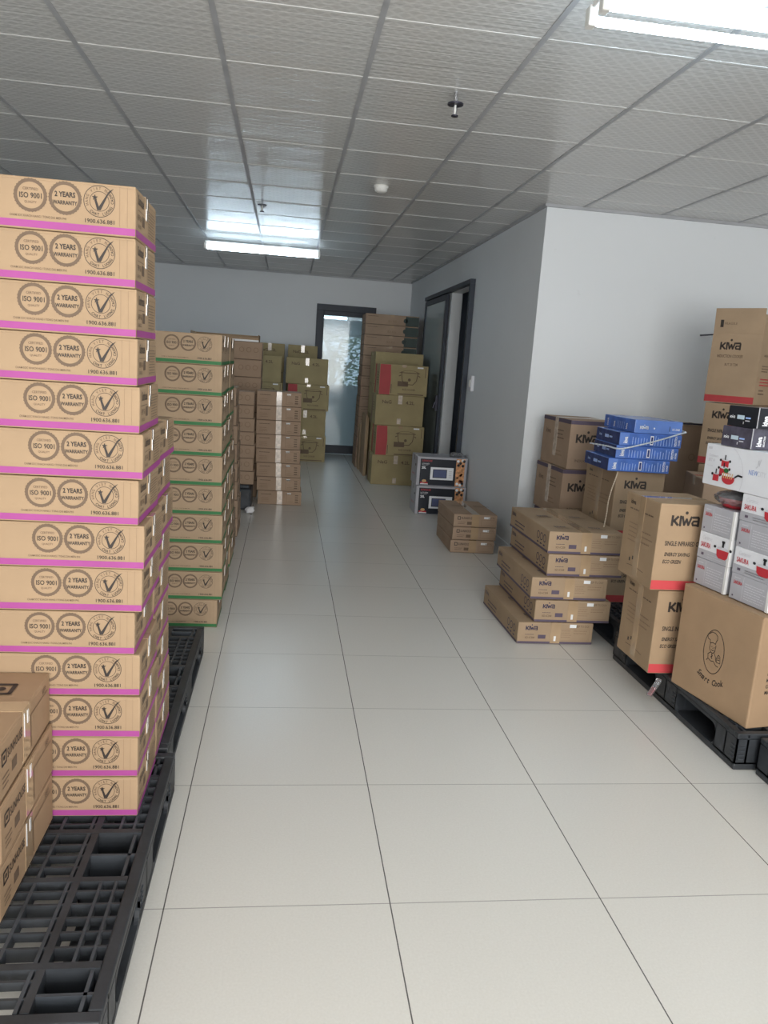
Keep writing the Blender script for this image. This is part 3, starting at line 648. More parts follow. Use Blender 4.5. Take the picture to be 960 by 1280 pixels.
# --- upright kiwa cartons
def kbox(W, D, Hh, km=kraft, openbox=False):
    def make():
        mb = MB(); F = faces(mb, W, D, Hh); rnd = random.Random(6)
        if openbox:
            t = .006; mb.box(0, W, 0, t, 0, Hh, km); mb.box(0, W, D-t, D, 0, Hh, km); mb.box(0, t, t, D-t, 0, Hh, km); mb.box(W-t, W, t, D-t, 0, Hh, km); mb.box(t, W-t, t, D-t, 0, t, km)
        else: body(mb, W, D, Hh, km)
        for k, L_ in (('front', W), ('left', D), ('right', D)): F[k].rect(.001, L_-.001, .004, .045, (redd if km is kraft_g else red) if k == 'front' else (redd if k == 'left' and openbox else km))
        f, l, r = F['front'], F['left'], F['right']; s = .042
        kiwa(f, .055, Hh-.095, s, ink)
        if openbox:
            f.text(.045, Hh-.145, .026, 'INDUCTION COOKER', ink_b, 1, .02, .62); f.text(.10, Hh-.195, .022, 'BUT 20 T2M', ink_b, 1, .02, .7)
            r.text(.06, Hh-.13, .018, 'MODEL', ink_b, 1, .02); lines(r, .05, Hh-.19, .12, 3, .016, ink_b, rnd, .4); lines(r, .05, Hh-.27, .16, 3, .018, ink_r, rnd, .4); lines(r, .05, Hh-.34, .09, 2, .02, ink_b, rnd, .4)
        else:
            f.text(.040, Hh-.185, .0285, 'SINGLE INFRARED COOKER', ink, 1, .025, .60); f.text(.044, Hh-.232, .0225, 'ENERGY SAVING', ink, 1, .028, .70, 0, 'LEFT', .12); f.text(.040, Hh-.265, .0225, 'ECO GREEN', ink, 1, .028, .70, 0, 'LEFT', .12); f.text(W-.09, .085, .02, 'KIWA', ink, 1, .02, .7)
        l.text(.05, Hh-.05, .03, 'kiwa', ink, 1, .02, .9); lines(l, .05, Hh-.075, D*.8, 1, .02, ink_b, rnd, .3); lines(l, .06, Hh-.14, D*.3, 5, .02, ink_l, rnd, .25); lines(l, D*.55, Hh-.16, D*.35, 3, .024, ink_l, rnd, .25)
        for q in range(3): l.rect(D*.3+q*.03, D*.3+q*.03+.012, .075+(q % 2)*.012, .092+(q % 2)*.012, ink); l.stroke([(D*.25, .055), (D*.5, .062), (D*.75, .055)], .003, ink_b)
        o = mb.build('cooker_carton')
        if openbox:
            for k, (n, a) in enumerate((('front', (0, W, -.001, .005)), ('back', (0, W, D-.006, D)),)):
                s_ = MB(); s_.cbox(a[0]+.002, a[1]-.002, a[2], a[3], 0, .155 if k == 0 else .13, km, .001, 1)
                if k == 0:
                    ff = Face(s_, (0, -.001, 0), (1, 0, 0), (0, 0, 1), (0, -1, 0)); ff.rect(.04, .06, .04, .085, ink); ff.text(.065, .055, .022, 'FRAGILE', ink_b, 1)
                fl = s_.build('top_flap', o); fl.location = (0, 0, Hh); fl.rotation_euler = (math.radians(3 if k == 0 else -8), 0, 0); kid(o, fl)
            for k, x in enumerate((0, W-.006)):
                s_ = MB(); s_.cbox(x, x+.006, .006, D-.006, 0, .12, km, .001, 1); fl = s_.build('side_flap', o); fl.location = (0, 0, Hh); kid(o, fl)
        else:
            tape(o, W, D, Hh, 'x', .05, Hh*.95, tape_m)
        return o
    return Proto(make)
kb = kbox(.30, .33, .388)
place(kb.get(), 1.672, 3.108, .1515, 0, 'upright infrared cooker carton with red foot, lower of two beside the big chef carton', 'box', 'pair of infrared cooker cartons')
o = kb.get(); place(o, 1.624, 3.10, .1515+.392, .5, 'upright infrared cooker carton with red foot, upper of two beside the big chef carton', 'box', 'pair of infrared cooker cartons')
kb2 = kbox(.295, .44, .388, kraft_g)
for i, (x, y) in enumerate(((1.885, 4.16), (1.895, 4.165))):
    place(kb2.get(), x, y, .1515+(1-i)*.390, 0, 'cooker carton %s' % ('directly under the blue cartons' if i == 0 else 'lowest in the column carrying the blue cartons'), 'box', 'cooker cartons under the blue ones')
# tall pair in the wall corner
def corner_box():
    W, D, Hh = .34, .50, .333; mb = MB(); body(mb, W, D, Hh, kraft_r); F = faces(mb, W, D, Hh); f, l = F['front'], F['left']; rnd = random.Random(3)
    kiwa(f, .045, Hh-.15, .052, ink); f.rect(.0, W, Hh-.03, Hh-.004, violet); l.rect(0, D, Hh-.03, Hh-.004, violet)
    l.text(.06, Hh-.12, .05, 'kiwa', ink_b, 1, .02); lines(l, .25, Hh-.09, .15, 3, .026, ink_b, rnd); lines(l, .25, Hh*.3, .15, 2, .026, ink_l, rnd); f.text(.05, .05, .026, 'INDUCTION', ink_b, 1, .01)
    o = mb.build('cooker_carton'); tape(o, W, D, Hh, 'x', .06, Hh*.8, tape_w); return o
cb = Proto(corner_box)
for i, (x, y) in enumerate(((1.905, 5.0), (1.89, 5.01), (1.9, 5.0))):
    place(cb.get(), x, y, .1515+(2-i)*.335, 2, 'brown carton in the column at the white wall corner, %s' % nth(i, 3), 'box', 'cartons at the corner of the white wall')

# --- rear cartons between blue stack and open carton
gb = plain(.42, .40, .385, kraft_r, 'row')
for i in range(2): place(gb.get(), 2.34, 4.02, .1515+(1-i)*.388, -14, 'plain brown carton behind the infrared cooker pair, %s' % ('upper' if i == 0 else 'lower'), 'box', 'plain cartons behind the cooker pair')
gb2 = plain(.60, .45, .50, kraft_r, 'row')
for i in range(2): place(gb2.get(), 2.50, 5.20, .1515+(1-i)*.503, 0, 'large brown carton against the white wall behind the blue cartons, %s' % ('upper' if i == 0 else 'lower'), 'box', 'large cartons against the white wall')
# --- column of cooker cartons with the open one on top
rzk = math.degrees(math.atan2(-.81, .59))          # front face of these turned towards the aisle
kb3 = kbox(.30, .33, .393, kraft_g); kop = kbox(.31, .33, .425, kraft_g, True)
e1 = Vector((-.59, .81)); near = Vector((2.855, 4.49))
for i in range(3):
    p = near+e1*.30+Vector((.0, -.012*(i+1)*.6)); place(kb3.get(), p.x+.01*i, p.y, .1515+(2-i)*.396, rzk, 'cooker carton in the column under the open one, %s' % nth(i, 3), 'box', 'cooker cartons under the open one')
p = near+e1*.31; place(kop.get(), p.x, p.y, .1515+3*.396+.001, rzk, 'tall induction cooker carton with open upright flaps near the right edge', 'box')
# carton to its right, partly out of frame
gb3 = plain(.40, .36, .43, kraft_r, 'row')
for i in range(4):
    place(gb3.get(), 3.17, 4.55, .1515+(3-i)*.4316, 8, 'brown carton right of the open one at the photo edge, %s' % nth(i, 4), 'box', 'cartons right of the open one')

# --- blue glossy cartons
def bluebox():
    W, D, Hh = .362, .36, .0725; mb = MB(); mb.cbox(0, W, 0, D, 0, Hh, blue, .003); F = faces(mb, W, D, Hh); f, l = F['front'], F['left']; rnd = random.Random(5)
    f.rect(.002, .055, .002, Hh-.003, bluel); f.text(.046, .012, .032, 'kiwa', white, 2, .03, .62, math.pi/2)
    for k in range(16):
        x = .075+k*.0165
        if k in (6, 7): continue
        f.rect(x, x+.0035, .008, Hh-rnd.uniform(.01, .03), lb)
    f.rect(.178, .197, .010, Hh-.012, white, 2); f.rect(.182, .193, .016, Hh-.018, blued, 3)
    f.text(W-.028, .010, .020, 'INDUCTION', white, 2, .02, .5, math.pi/2); f.text(W-.010, .012, .014, 'COOKER', white, 2, .02, .6, math.pi/2)
    l.rect(.001, D-.001, .002, Hh-.003, blued); l.text(.05, .03, .022, 'kiwa', lb, 2, .02); l.rect(.14, .20, .026, .044, lb, 2); l.rect(.21, .255, .03, .04, lb, 2)
    o = mb.build('blue_carton'); return o
bp_ = Proto(bluebox); zb = .1515+2*.390+.0015
place(bp_.get(), 1.815, 4.13, zb, -1, 'blue glossy cooker carton, lowest of four, on the brown carton', 'box', 'blue glossy cartons')
place(bp_.get(), 1.856, 4.14, zb+.0735, -3, 'blue glossy cooker carton just below the white strap, third from the top', 'box', 'blue glossy cartons')
place(bp_.get(), 1.866, 4.135, zb+.147, -2, 'blue glossy cooker carton crossed by the white strap, second from the top', 'box', 'blue glossy cartons')
def blueturn():
    W, D, Hh = .282, .42, .0745; mb = MB(); mb.cbox(0, W, 0, D, 0, Hh, bluel, .003); F = faces(mb, W, D, Hh); f, l = F['front'], F['left']
    kiwa(f, .03, .024, .016, white, 2); f.disc(.115, .03, .005, white, 10, 2); f.rect(.205, .209, .018, .046, black_c, 2); f.text(.222, .024, .017, 'KC-206B', white, 2, .02, .7); f.rect(.205, .27, .01, .013, lb, 2)
    l.rect(.001, D-.001, .002, Hh-.003, blue); l.text(.06, .012, .022, 'COOKER', white, 2, .02, .5, math.pi/2); l.text(.155, .012, .030, 'kiwa', white, 2, .02, .6, math.pi/2); l.text(.325, .012, .03, 'kiwa', white, 2, .03, .6, math.pi/2)
    for k in range(6): l.rect(.19+k*.018, .193+k*.018, .01, .05, lb, 2)
    return mb.build('blue_carton')
o = blueturn(); place(o, 1.944, 4.13, zb+.2205, 0, 'blue glossy cooker carton turned crosswise, topmost of four', 'box', 'blue glossy cartons')
def curve_tube(name, pts, r, mm, n=6, flat=1):
    # Catmull-Rom through the points
    P = [Vector(p) for p in pts]; Q = []
    for i in range(len(P)-1):
        a, b, c, d = P[max(i-1, 0)], P[i], P[i+1], P[min(i+2, len(P)-1)]
        for k in range(n):
            t = k/n; Q.append(.5*((2*b)+(-a+c)*t+(2*a-5*b+4*c-d)*t*t+(-a+3*b-3*c+d)*t*t*t))
    Q.append(P[-1]); m = MB(); m.tube(Q, r, mm, 8); return m.build(name, None, True)
o = curve_tube('packing_strap', [(1.845, 4.50, 1.05), (1.848, 4.25, 1.06), (1.852, 4.13, 1.06), (1.90, 4.108, 1.068), (2.06, 4.100, 1.115), (2.20, 4.095, 1.165), (2.238, 4.115, 1.175), (2.245, 4.3, 1.18)], .0045, strap_m)
tag(o, 'translucent white strap wrapped slanting across the blue cartons', 'strap')
o = curve_tube('hanging_cord', [(1.872, 4.118, .93), (1.862, 4.11, .90), (1.84, 4.10, .83), (1.825, 4.09, .76), (1.82, 4.08, .70), (1.80, 4.05, .624)], .0035, strap_t)
tag(o, 'thin pale cord hanging down from under the blue cartons', 'cord')

# --- big chef carton
def chef():
    W, D, Hh = .50, .457, .452; mb = MB(); body(mb, W, D, Hh, kraft_b, .006); F = faces(mb, W, D, Hh); f, l = F['front'], F['left']
    cx, cy = D*.50, Hh*.50
    pts = [(cx+.058*math.cos(t), cy+.092*math.sin(t)) for t in [2*math.pi*i/40 for i in range(40)]]; l.stroke(pts, .0032, ink, 1, True)
    S_ = lambda q, w_=.0028, c=False: l.stroke([(cx+a, cy+b) for a, b in q], w_, ink, 1, c)
    S_([(-.026, .030), (-.028, .042), (-.042, .045), (-.046, .060), (-.034, .068), (-.022, .078), (-.004, .078), (.010, .070), (.012, .055), (.006, .046), (.004, .034)])
    S_([(-.026, .030), (-.010, .036), (.004, .034)]); S_([(-.024, .030), (-.026, .008), (-.016, -.006), (-.004, -.008), (.006, .004), (.008, .030)])
    l.disc(cx-.014, cy+.018, .0028, ink_b, 8); l.disc(cx, cy+.018, .0028, ink_b, 8); S_([(-.014, .006), (-.008, .002), (.0, .006)]); S_([(-.008, .014), (-.006, .010)])
    S_([(-.016, -.006), (-.03, -.018), (-.026, -.036), (-.034, -.046)]); S_([(.004, -.004), (.014, -.016), (.020, -.034)]); S_([(-.010, -.012), (-.004, -.018), (-.010, -.024), (-.004, -.030)], .004)
    S_([(-.026, -.036), (-.008, -.042), (.006, -.038), (.022, -.050), (.036, -.052)]); S_([(.020, -.018), (.040, -.012), (.044, -.034), (.024, -.036)], .0024, True); S_([(.024, -.012), (.030, -.002), (.040, -.008)]); S_([(.026, -.024), (.038, -.022)])
    word = 'Smart Cook'
    for i, ch in enumerate(word):
        t = (i-4.5)/4.5; l.text(cx+t*.072, cy-.138+.018*t*t, .036, ch, ink, 1, .02, .8, t*.42, 'CENTER', .25)
    for i, t in enumerate(('MODEL: SM-3380', 'COLOR: BLACK', 'MEAS: 50x46x45', 'G.W: 9.5 KG', 'MADE IN VIETNAM')): f.text(.058, Hh*.53-i*.025, .021, t, ink, 1, .02, .8)
    o = mb.build('chef_carton'); tape(o, W, D, Hh, 'y', .05, .08); return o
RZ = math.degrees(math.atan2(-.078, -.45))+180      # direction of the left face
o = chef(); ang = math.atan2(.078, .45)
place(o, 1.817, 2.572, .1515, math.degrees(ang), 'big tan carton printed with a round chef emblem, on the right pallet', 'box')
dv = Vector((-math.sin(ang), math.cos(ang))); du = Vector((math.cos(ang), math.sin(ang)))
def on(s, t): p = Vector((1.817, 2.572))+dv*s+du*t; return p.x, p.y
# --- white and grey pot cartons
def pot_drawing(f, x, y, s, lid=True):
    f.poly([(x, y+.30*s), (x+.04*s, y+.08*s), (x+.16*s, y), (x+.52*s, y), (x+.64*s, y+.08*s), (x+.68*s, y+.30*s)], ink_r, 3)
    f.poly([(x-.01*s, y+.30*s), (x+.69*s, y+.30*s), (x+.60*s, y+.38*s), (x+.34*s, y+.43*s), (x+.08*s, y+.38*s)], greyp, 3)
    f.rect(x+.29*s, x+.39*s, y+.40*s, y+.58*s, black_c, 4); f.rect(x+.26*s, x+.42*s, y+.54*s, y+.62*s, black_c, 4); f.disc(x-.10*s, y+.36*s, .07*s, black_c, 10, 4, .7); f.disc(x+.78*s, y+.36*s, .07*s, black_c, 10, 4, .7)
def sakura(white_side):
    def make():
        W, D, Hh = .30, .208, .1065; mb = MB(); mb.cbox(0, W, 0, D, 0, Hh, white_c if white_side else grey_c, .003); F = faces(mb, W, D, Hh); l, f = F['left'], F['front']; rnd = random.Random(3)
        if white_side:
            l.rect(.001, D-.001, .001, .036, grey_c, 1); l.text(.022, Hh-.030, .024, 'Ceramic', greyp, 2, 0, .8, 0, 'LEFT', .2); l.text(.018, .047, .0275, 'SAKURA', ink_r, 2, .02, .62)
            pot_drawing(l, .125, .022, .115); l.rect(.028, .045, .014, .024, violet, 2); lines(l, .07, .02, .12, 2, .009, greyp, rnd); f.text(.03, .047, .03, 'SAKURA', ink_r, 2, .02, .62)
        else:
            l.text(.018, Hh-.042, .02, 'SAKURA', ink_r, 2, .02, .62); l.rect(.07, .0715, .006, Hh-.006, greyp, 2); lines(l, .08, Hh-.03, .11, 7, .010, greyp, rnd, .3); lines(l, .02, Hh-.018, .035, 1, .01, greyp, rnd); l.rect(.018, .026, .012, .019, violet, 2); f.text(.03, .047, .03, 'SAKURA', ink_r, 2, .02, .62)
        o = mb.build('pot_carton'); s = MB(); s.box(-.0014, -.0006, -.0006, .012, .0, Hh, shine); s.box(-.0014, .012, -.0014, -.0006, 0, Hh, shine); kid(o, s.build('clear_tape', o)); return o
    return Proto(make)
sw_, sg = sakura(True), sakura(False); z0 = .1515+.452+.0025
a = math.degrees(ang)
for i, pr in enumerate((sg, sw_, sg)):
    k = 2-i; x, y = on(.275, .045); place(pr.get(), x, y, z0+k*.1147, a, '%s pot carton in the left stack on the chef carton, %s of three' % ('white' if pr is sw_ else 'grey', ('upper', 'middle', 'lowest')[i]), 'box', 'pot cartons on the chef carton, left stack').scale = (1, .90, 1.07)
for i, pr in enumerate((sw_, sg, sw_, sg)):
    k = 3-i; x, y = on(.045-.002*i, .045); place(pr.get(), x, y, z0+k*.1068, a, '%s pot carton in the right stack on the chef carton, %s' % ('white' if pr is sw_ else 'grey', nth(i, 4)), 'box', 'pot cartons on the chef carton, right stack')
# white cookware set carton
def potset():
    W, D, Hh = .30, .40, .170; mb = MB(); mb.cbox(0, W, 0, D, 0, Hh, white_c, .003); F = faces(mb, W, D, Hh); l = F['left']; rnd = random.Random(3)
    l.rect(.012, .035, Hh-.022, Hh-.012, greyp); l.text(.02, Hh-.052, .016, 'Cookware', greyp, 1, .02, .8); l.text(.02, Hh-.072, .018, 'SET 4', greyp, 1, .02, .9); l.text(.02, Hh-.092, .008, 'Non-stick', greyp)
    def pot(x, y, w_, h, k): l.rect(x, x+w_, y, y+h, ink_r, k); l.disc(x+w_/2, y+h, w_/2, greyp, 16, k+1, .22); l.disc(x-.006, y+h*.9, .006, black_c, 8, k); l.disc(x+w_+.006, y+h*.9, .006, black_c, 8, k); l.rect(x+w_/2-.003, x+w_/2+.003, y+h, y+h+.02, black_c, k+2)
    pot(.10, .078, .042, .036, 2); pot(.095, .048, .05, .034, 2); pot(.062, .022, .034, .03, 2)
    l.disc(.135, .072, .014, green, 10, 4, .7); l.disc(.152, .04, .036, ink_r, 20, 4, .62); l.rect(.116, .188, .05, .06, white_c, 5)
    for q in range(5): l.stroke([(.128+q*.011, .042), (.124+q*.013, .062)], .005, mat('gold_print', (.65, .42, .2), .4), 6)
    l.stroke([(.186, .05), (.205, .062), (.228, .060)], .007, black_c, 5)
    l.ring(.10, .05, .13, .002, greyp, 40, 2, -22, 64)
    l.text(.255, .075, .028, 'NEW', mat('blue_ink', (.15, .25, .55), .5), 1, 0, .75); l.text(.30, .075, .028, 'CITY', greyp, 1, 0, .75); l.stroke([(.290, .105), (.298, .112), (.300, .135), (.305, .115), (.31, .14)], .004, greyp)
    o = mb.build('cookware_set_carton'); tape(o, W, D, Hh, 'y', .045, .04, shine); return o
x, y = on(.492-.40, .040); o = potset(); place(o, x, y, z0+4*.1068+.001, a, 'white cookware set carton printed with red pots, over the wrapped pan', 'box')
# black cooker cartons
def blackbox(km, sm):
    W, D, Hh = .36, .165, .0815; mb = MB(); mb.cbox(0, W, 0, D, 0, Hh, km, .003); F = faces(mb, W, D, Hh); l, f = F['left'], F['front']
    l.rect(.001, D-.001, .001, Hh-.002, sm); kiwa(l, .012, .032, .009, white, 2); l.rect(.052, .092, .030, .046, bluelt, 2); l.rect(.098, .126, .034, .040, lb, 2); l.rect(.098, .122, .024, .028, greyp, 2); l.rect(.088, .092, .012, .022, greyp, 2)
    f.text(.045, .012, .034, 'kiwa', white, 2, .04, .62, math.pi/2); f.text(.062, .012, .012, 'INDUCTION', white, 2, .03, .62, math.pi/2); f.text(.10, .03, .03, 'COOKER', white, 2, .03)
    o = mb.build('black_cooker_carton'); s = MB(); s.box(0, W, 0, .006, Hh, Hh+.0008, greyp); s.box(-.0012, .0, -.0008, .003, .002, Hh, greyp); kid(o, s.build('worn_edge', o)); return o
bluelt = mat('pale_cyan_ink', (.5, .62, .7), .5)
zz = z0+4*.1068+.171+.0015
x, y = on(.245, .040); o = blackbox(blackg, blackg); place(o, x, y, zz, a+1, 'grey film-wrapped cooker carton between the black one and the cookware carton', 'box', 'black cooker cartons')
x, y = on(.232, .042); o = blackbox(black_c, black_c); place(o, x, y, zz+.0825, a, 'black cooker carton with white lettering, top of the right-hand pile', 'box', 'black cooker cartons')
# plastic wrapped pan
def pan():
    root = bpy.data.objects.new('wrapped_pan', None); COL.objects.link(root)
    m = MB(); m.lathe([(0, .0), (.06, .0), (.075, .02), (.08, .04)], (0, 0, 0), ink_r, 28); m.build('pan_body', root, True)
    m = MB(); m.lathe([(.08, .04), (.07, .052), (.03, .060), (0, .061)], (0, 0, 0), dkmet, 28); m.build('lid', root, True)
    m = MB(); m.cyl((0, 0, .06), (0, 0, .068), .012, black_c); m.build('knob', root)
    bm = bmesh.new(); bmesh.ops.create_icosphere(bm, subdivisions=4, radius=1); rr = random.Random(4)
    for v in bm.verts: v.co = Vector((v.co.x*.092, v.co.y*.10, .036+v.co.z*.034))+Vector((rr.uniform(-1, 1), rr.uniform(-1, 1), rr.uniform(-.4, .4)))*.0045
    for v in bm.verts: v.co.z = max(.001, v.co.z)
    m = MB(); m.addbm(bm, film); m.build('plastic_wrap', root); return root
x, y = on(.365, .135); o = pan(); o.scale = (.95, .95, .95); place(o, x, y, z0+3*.1147+.002, 30, 'pan wrapped in clear crinkled plastic on the left pot cartons', 'pan')

# ------------------------------------------------------------------ pallets
def pallet(Wx, Dy, Hh=.14):
    root = bpy.data.objects.new('plastic_pallet', None); COL.objects.link(root)
    bx = [(0, .15), (Wx/2-.08, Wx/2+.08), (Wx-.15, Wx)]; by = [(0, .15), (Dy/2-.10, Dy/2+.10), (Dy-.15, Dy)]
    # deck: rim plus ribs, with finer ribs in the bands between the blocks
    m = MB(); r = .03; zt = Hh; zb_ = Hh-.022
    for a in ((0, Wx, 0, r), (0, Wx, Dy-r, Dy), (0, r, r, Dy-r), (Wx-r, Wx, r, Dy-r)): m.cbox(*a, zb_, zt, plastic, .004)
    inx = lambda x: any(b0 < x < b1 for b0, b1 in bx)
    iny = lambda y: any(b0 < y < b1 for b0, b1 in by)
    xs = [b0 for p_ in bx for b0 in p_]; ys = [b0 for p_ in by for b0 in p_]
    y = r+.034; k = 0
    while y < Dy-r-.01:
        if iny(y):      # only between the blocks: the blocks stay open pockets
            for (a0, a1), (b0, b1) in ((bx[0], bx[1]), (bx[1], bx[2])): m.box(a1, b0, y, y+.006, zb_, zt-.001, plastic)
        else: m.box(r, Wx-r, y, y+.006, zb_-(.012 if k % 3 == 0 else 0), zt-.001, plastic)
        y += .046; k += 1
    x = r+.036; k = 0
    while x < Wx-r-.01:
        if inx(x):
            for (a0, a1), (b0, b1) in ((by[0], by[1]), (by[1], by[2])): m.box(x, x+.007, a1, b0, zb_, zt, plasticd)
            x += .036
        else:
            m.box(x, x+.008, r, Dy-r, zb_-(.012 if k % 2 == 0 else 0), zt, plasticd); x += .078
        k += 1
    for b0, b1 in bx:   # solid strips along the block edges
        for e in (b0, b1):
            if r < e < Wx-r: m.box(e-.009, e+.009, r, Dy-r, zb_-.01, zt+.0004, plastic)
    for b0, b1 in by:
        for e in (b0, b1):
            if r < e < Dy-r: m.box(r, Wx-r, e-.009, e+.009, zb_-.01, zt+.0009, plastic)
    m.build('deck', root); kid(root, root.children[-1]) if root.children else None
    for i, (x0, x1) in enumerate(bx):
        for j, (y0, y1) in enumerate(by):
            m = MB(); t = .006; zc = zb_-.0005; i0 = .0015 if i == 0 else 0; 
            m.box(x0, x0+t, y0, y1, .026, zc, plastic); m.box(x1-t, x1, y0, y1, .026, zc, plastic); m.box(x0, x1, y0, y0+t, .026, zc, plastic); m.box(x0, x1, y1-t, y1, .026, zc, plastic)
            m.box(x0, x1, y0, y1, .026, .032, plastic)
            xm = x0+(x1-x0)*(.3 if i == 0 else .7 if i == 2 else .5); m.box(xm-.004, xm+.004, y0, y1, .03, Hh-.002, plasticd); m.box(x0, x1, (y0+y1)/2-.004, (y0+y1)/2+.004, .03, Hh-.002, plasticd)
            # moulded fins on the outer faces
            for q in range(4):
                zq = .045+q*.016
                if i == 0: m.box(x0-.003, x0, y0+.01, y0+.035, zq, zq+.004, plasticd)
                if i == 2: m.box(x1, x1+.003, y0+.01, y0+.035, zq, zq+.004, plasticd)
                if j == 0: m.box(x0+.01, x0+.035, y0-.003, y0, zq, zq+.004, plasticd)
            kid(root, m.build('block', root))
        m = MB(); m.cbox(x0, x1, 0, Dy, 0, .026, plastic, .006)
        # rounded fillets of the fork openings
        kid(root, m.build('skid', root))
    for xx in (0, Wx-.012):
        for (a0, a1), (b0, b1) in ((by[0], by[1]), (by[1], by[2])):
            # one side rail with rounded fork opening: an arch of one closed outline
            R_ = .03; n = 6; zl = .0265; zu = zb_-.013; t_ = .012
            arc = lambda cy, cz, t0, t1: [(cy+R_*math.cos(t0+(t1-t0)*q/n), cz+R_*math.sin(t0+(t1-t0)*q/n)) for q in range(n+1)]
            inner = arc(a1+R_, zu-R_, math.pi, math.pi/2)+arc(b0-R_, zu-R_, math.pi/2, 0)
            ys_ = [a1]+[p_[0] for p_ in inner[1:-1]]+[b0]
            vs = []; 
            for q, (yy, zz_) in enumerate(inner):
                for dx in (0, t_): vs += [(xx+dx, yy, zz_), (xx+dx, yy, zb_)]
            fs = []
            for q in range(len(inner)-1):
                A_ = q*4; B_ = A_+4
                fs += [(A_, B_, B_+1, A_+1), (A_+2, A_+3, B_+3, B_+2), (A_, A_+2, B_+2, B_)]
            m = MB(); m.add(vs, fs, plastic); kid(root, m.build('side_rail', root))
            inner = arc(a1+R_, zl+R_, math.pi, 1.5*math.pi)+arc(b0-R_, zl+R_, 1.5*math.pi, 2*math.pi); vs = []; fs = []
            for q, (yy, zz_) in enumerate(inner):
                for dx in (0, t_): vs += [(xx+dx, yy, zz_), (xx+dx, yy, zl-.004)]
            for q in range(len(inner)-1):
                A_ = q*4; B_ = A_+4
                fs += [(A_, B_, B_+1, A_+1), (A_+2, A_+3, B_+3, B_+2), (A_, A_+2, B_+2, B_)]
            m = MB(); m.add(vs, fs, plastic); kid(root, m.build('side_sill', root))
    return root
pl = pallet(1.0, 1.06)
place(pl, -.305-1.0, 1.345, 0, 0, 'black plastic pallet, half empty, at the bottom left of the photo', 'pallet', 'black plastic pallets')
p2 = pallet(1.0, 1.19); place(p2, -.335-1.0, 2.435, 0, 0, 'black plastic pallet behind the tall magenta banded stack', 'pallet', 'black plastic pallets')
p3 = pallet(1.1, 1.13, .15); place(p3, 1.765, 2.535, 0, 0, 'black plastic pallet under the chef carton and cooker pair', 'pallet', 'black plastic pallets')
p4 = dup(p3); place(p4, 1.84, 1.38, 0, 0, 'black plastic pallet cut off at the right edge of the photo', 'pallet', 'black plastic pallets')
p5 = dup(p3); place(p5, 1.84, 3.70, 0, 0, 'black plastic pallet behind the pile of five flat cartons', 'pallet', 'black plastic pallets')
p6 = dup(p3); place(p6, 1.845, 4.85, 0, 0, 'black plastic pallet hidden at the foot of the white wall', 'pallet', 'black plastic pallets'); p6.scale = (1, .79, 1)
p7 = dup(p3); place(p7, 2.96, 3.70, 0, 0, 'black plastic pallet under the open cooker carton', 'pallet', 'black plastic pallets')

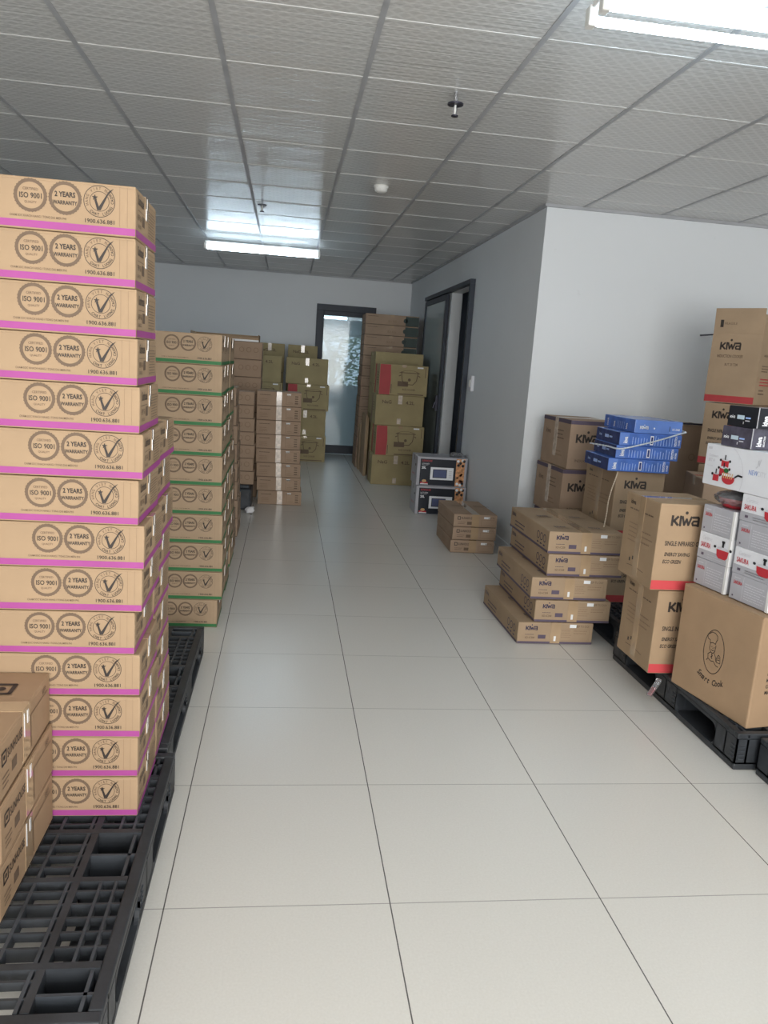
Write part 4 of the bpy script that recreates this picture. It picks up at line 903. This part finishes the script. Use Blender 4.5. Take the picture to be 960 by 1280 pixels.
# --- three cartons on the near left pallet
def sun3():
    W, D, Hh = .60, .415, .1418; mb = MB(); body(mb, W, D, Hh, kraft_b, .007, seam='x'); F = faces(mb, W, D, Hh); r, t = F['right'], F['top']; rnd = random.Random(6)
    def logo(f, x, y, s, mm): f.stroke([(x, y), (x+s, y), (x+s, y+s), (x, y+s)], s*.2, mm, 1, True); f.disc(x+s/2, y+s/2, s*.22, mm, 8)
    logo(r, .03, .082, .028, ink); r.text(.066, .084, .032, 'SUNHOUSE', ink, 1, .01, .66); lines(r, .03, .05, .05, 3, .012, ink_b, rnd); r.rect(.095, .13, .035, .062, ink_b)
    r.rect(.24, .39, .018, .105, ink_l); r.rect(.242, .388, .02, .103, kraft_b, 2); lines(r, .25, .09, .12, 6, .012, ink_l, rnd); r.text(.34, .11, .02, 'BEP', ink_b, 2)
    logo(t, W-.115, D*.67, .055, ink); t.text(W-.135, D*.68, .07, 'SUNHOUSE', ink, 1, .02, .8, 0, 'RIGHT'); t.text(W-.10, D*.16, .07, 'SUNHOUSE', ink, 1, .02, .8, 0, 'RIGHT')
    for q in range(3): r.rect(0, D, 0, .002, ink_b)
    o = mb.build('carton'); tape(o, W, D, Hh, 'x', .055, Hh-.01, tape_m)
    s = MB(); s.box(W+.0012, W+.0026, D/2+.004, D/2+.014, Hh-.045, Hh-.012, shine); s.box(W+.0012, W+.0024, D/2-.02, D/2-.016, Hh-.07, Hh-.01, shine); sub_tape(o, s); return o  # narrow pale strips painted as highlights on the tape
s3 = Proto(sun3)
for i in range(3):
    place(s3.get(), -.582-.60+(.004 if i == 1 else 0), 1.615, .1415+(2-i)*.1428, 1.2-.5*i, 'tan carton at the lower left photo corner, %s of three' % ('topmost', 'middle', 'lowest')[i], 'box', 'three tan cartons at the lower left')

# ------------------------------------------------------------------ small things
def crumple(name, loc, r, mm, label, cat, sq=.7):
    bm = bmesh.new(); bmesh.ops.create_icosphere(bm, subdivisions=2, radius=r); rr = random.Random(11)
    for v in bm.verts: v.co *= 1+rr.uniform(-.3, .25); v.co.z = v.co.z*sq
    mz = min(v.co.z for v in bm.verts)
    for v in bm.verts: v.co.z -= mz
    m = MB(); m.addbm(bm, mm); o = m.build(name); o.location = loc; tag(o, label, cat); return o
crumple('paper_scrap', (-.27, 7.08, 0.001), .045, paper_m, 'crumpled scrap of white paper on the floor by the far left cartons', 'paper')
m = MB(); m.cbox(-.05, .05, -.012, .012, 0, .014, film, .004); m.cbox(-.045, .0, -.009, .009, .003, .011, redd, .002); o = m.build('tape_scrap'); o.location = (1.690, 3.06, .1); o.rotation_euler = (0, math.radians(-35), math.radians(35)); tag(o, 'scrap of clear tape sticking out under the cooker carton with red foot', 'tape')
m = MB(); m.cyl((0, 0, 0), (0, -.30, .0), .006, dkmet, 10); o = m.build('wall_rod'); o.location = (3.15, 5.77, 1.815); tag(o, 'thin dark rod sticking out of the white wall by the open carton', 'rod')
m = MB(); m.cbox(0, .52, 0, .05, 0, .012, dkmet, .002); o = m.build('metal_strip'); o.location = (2.52, 5.19, .1515+2*.503+.001); tag(o, 'dark thin strip lying on the large cartons by the white wall', 'strip')
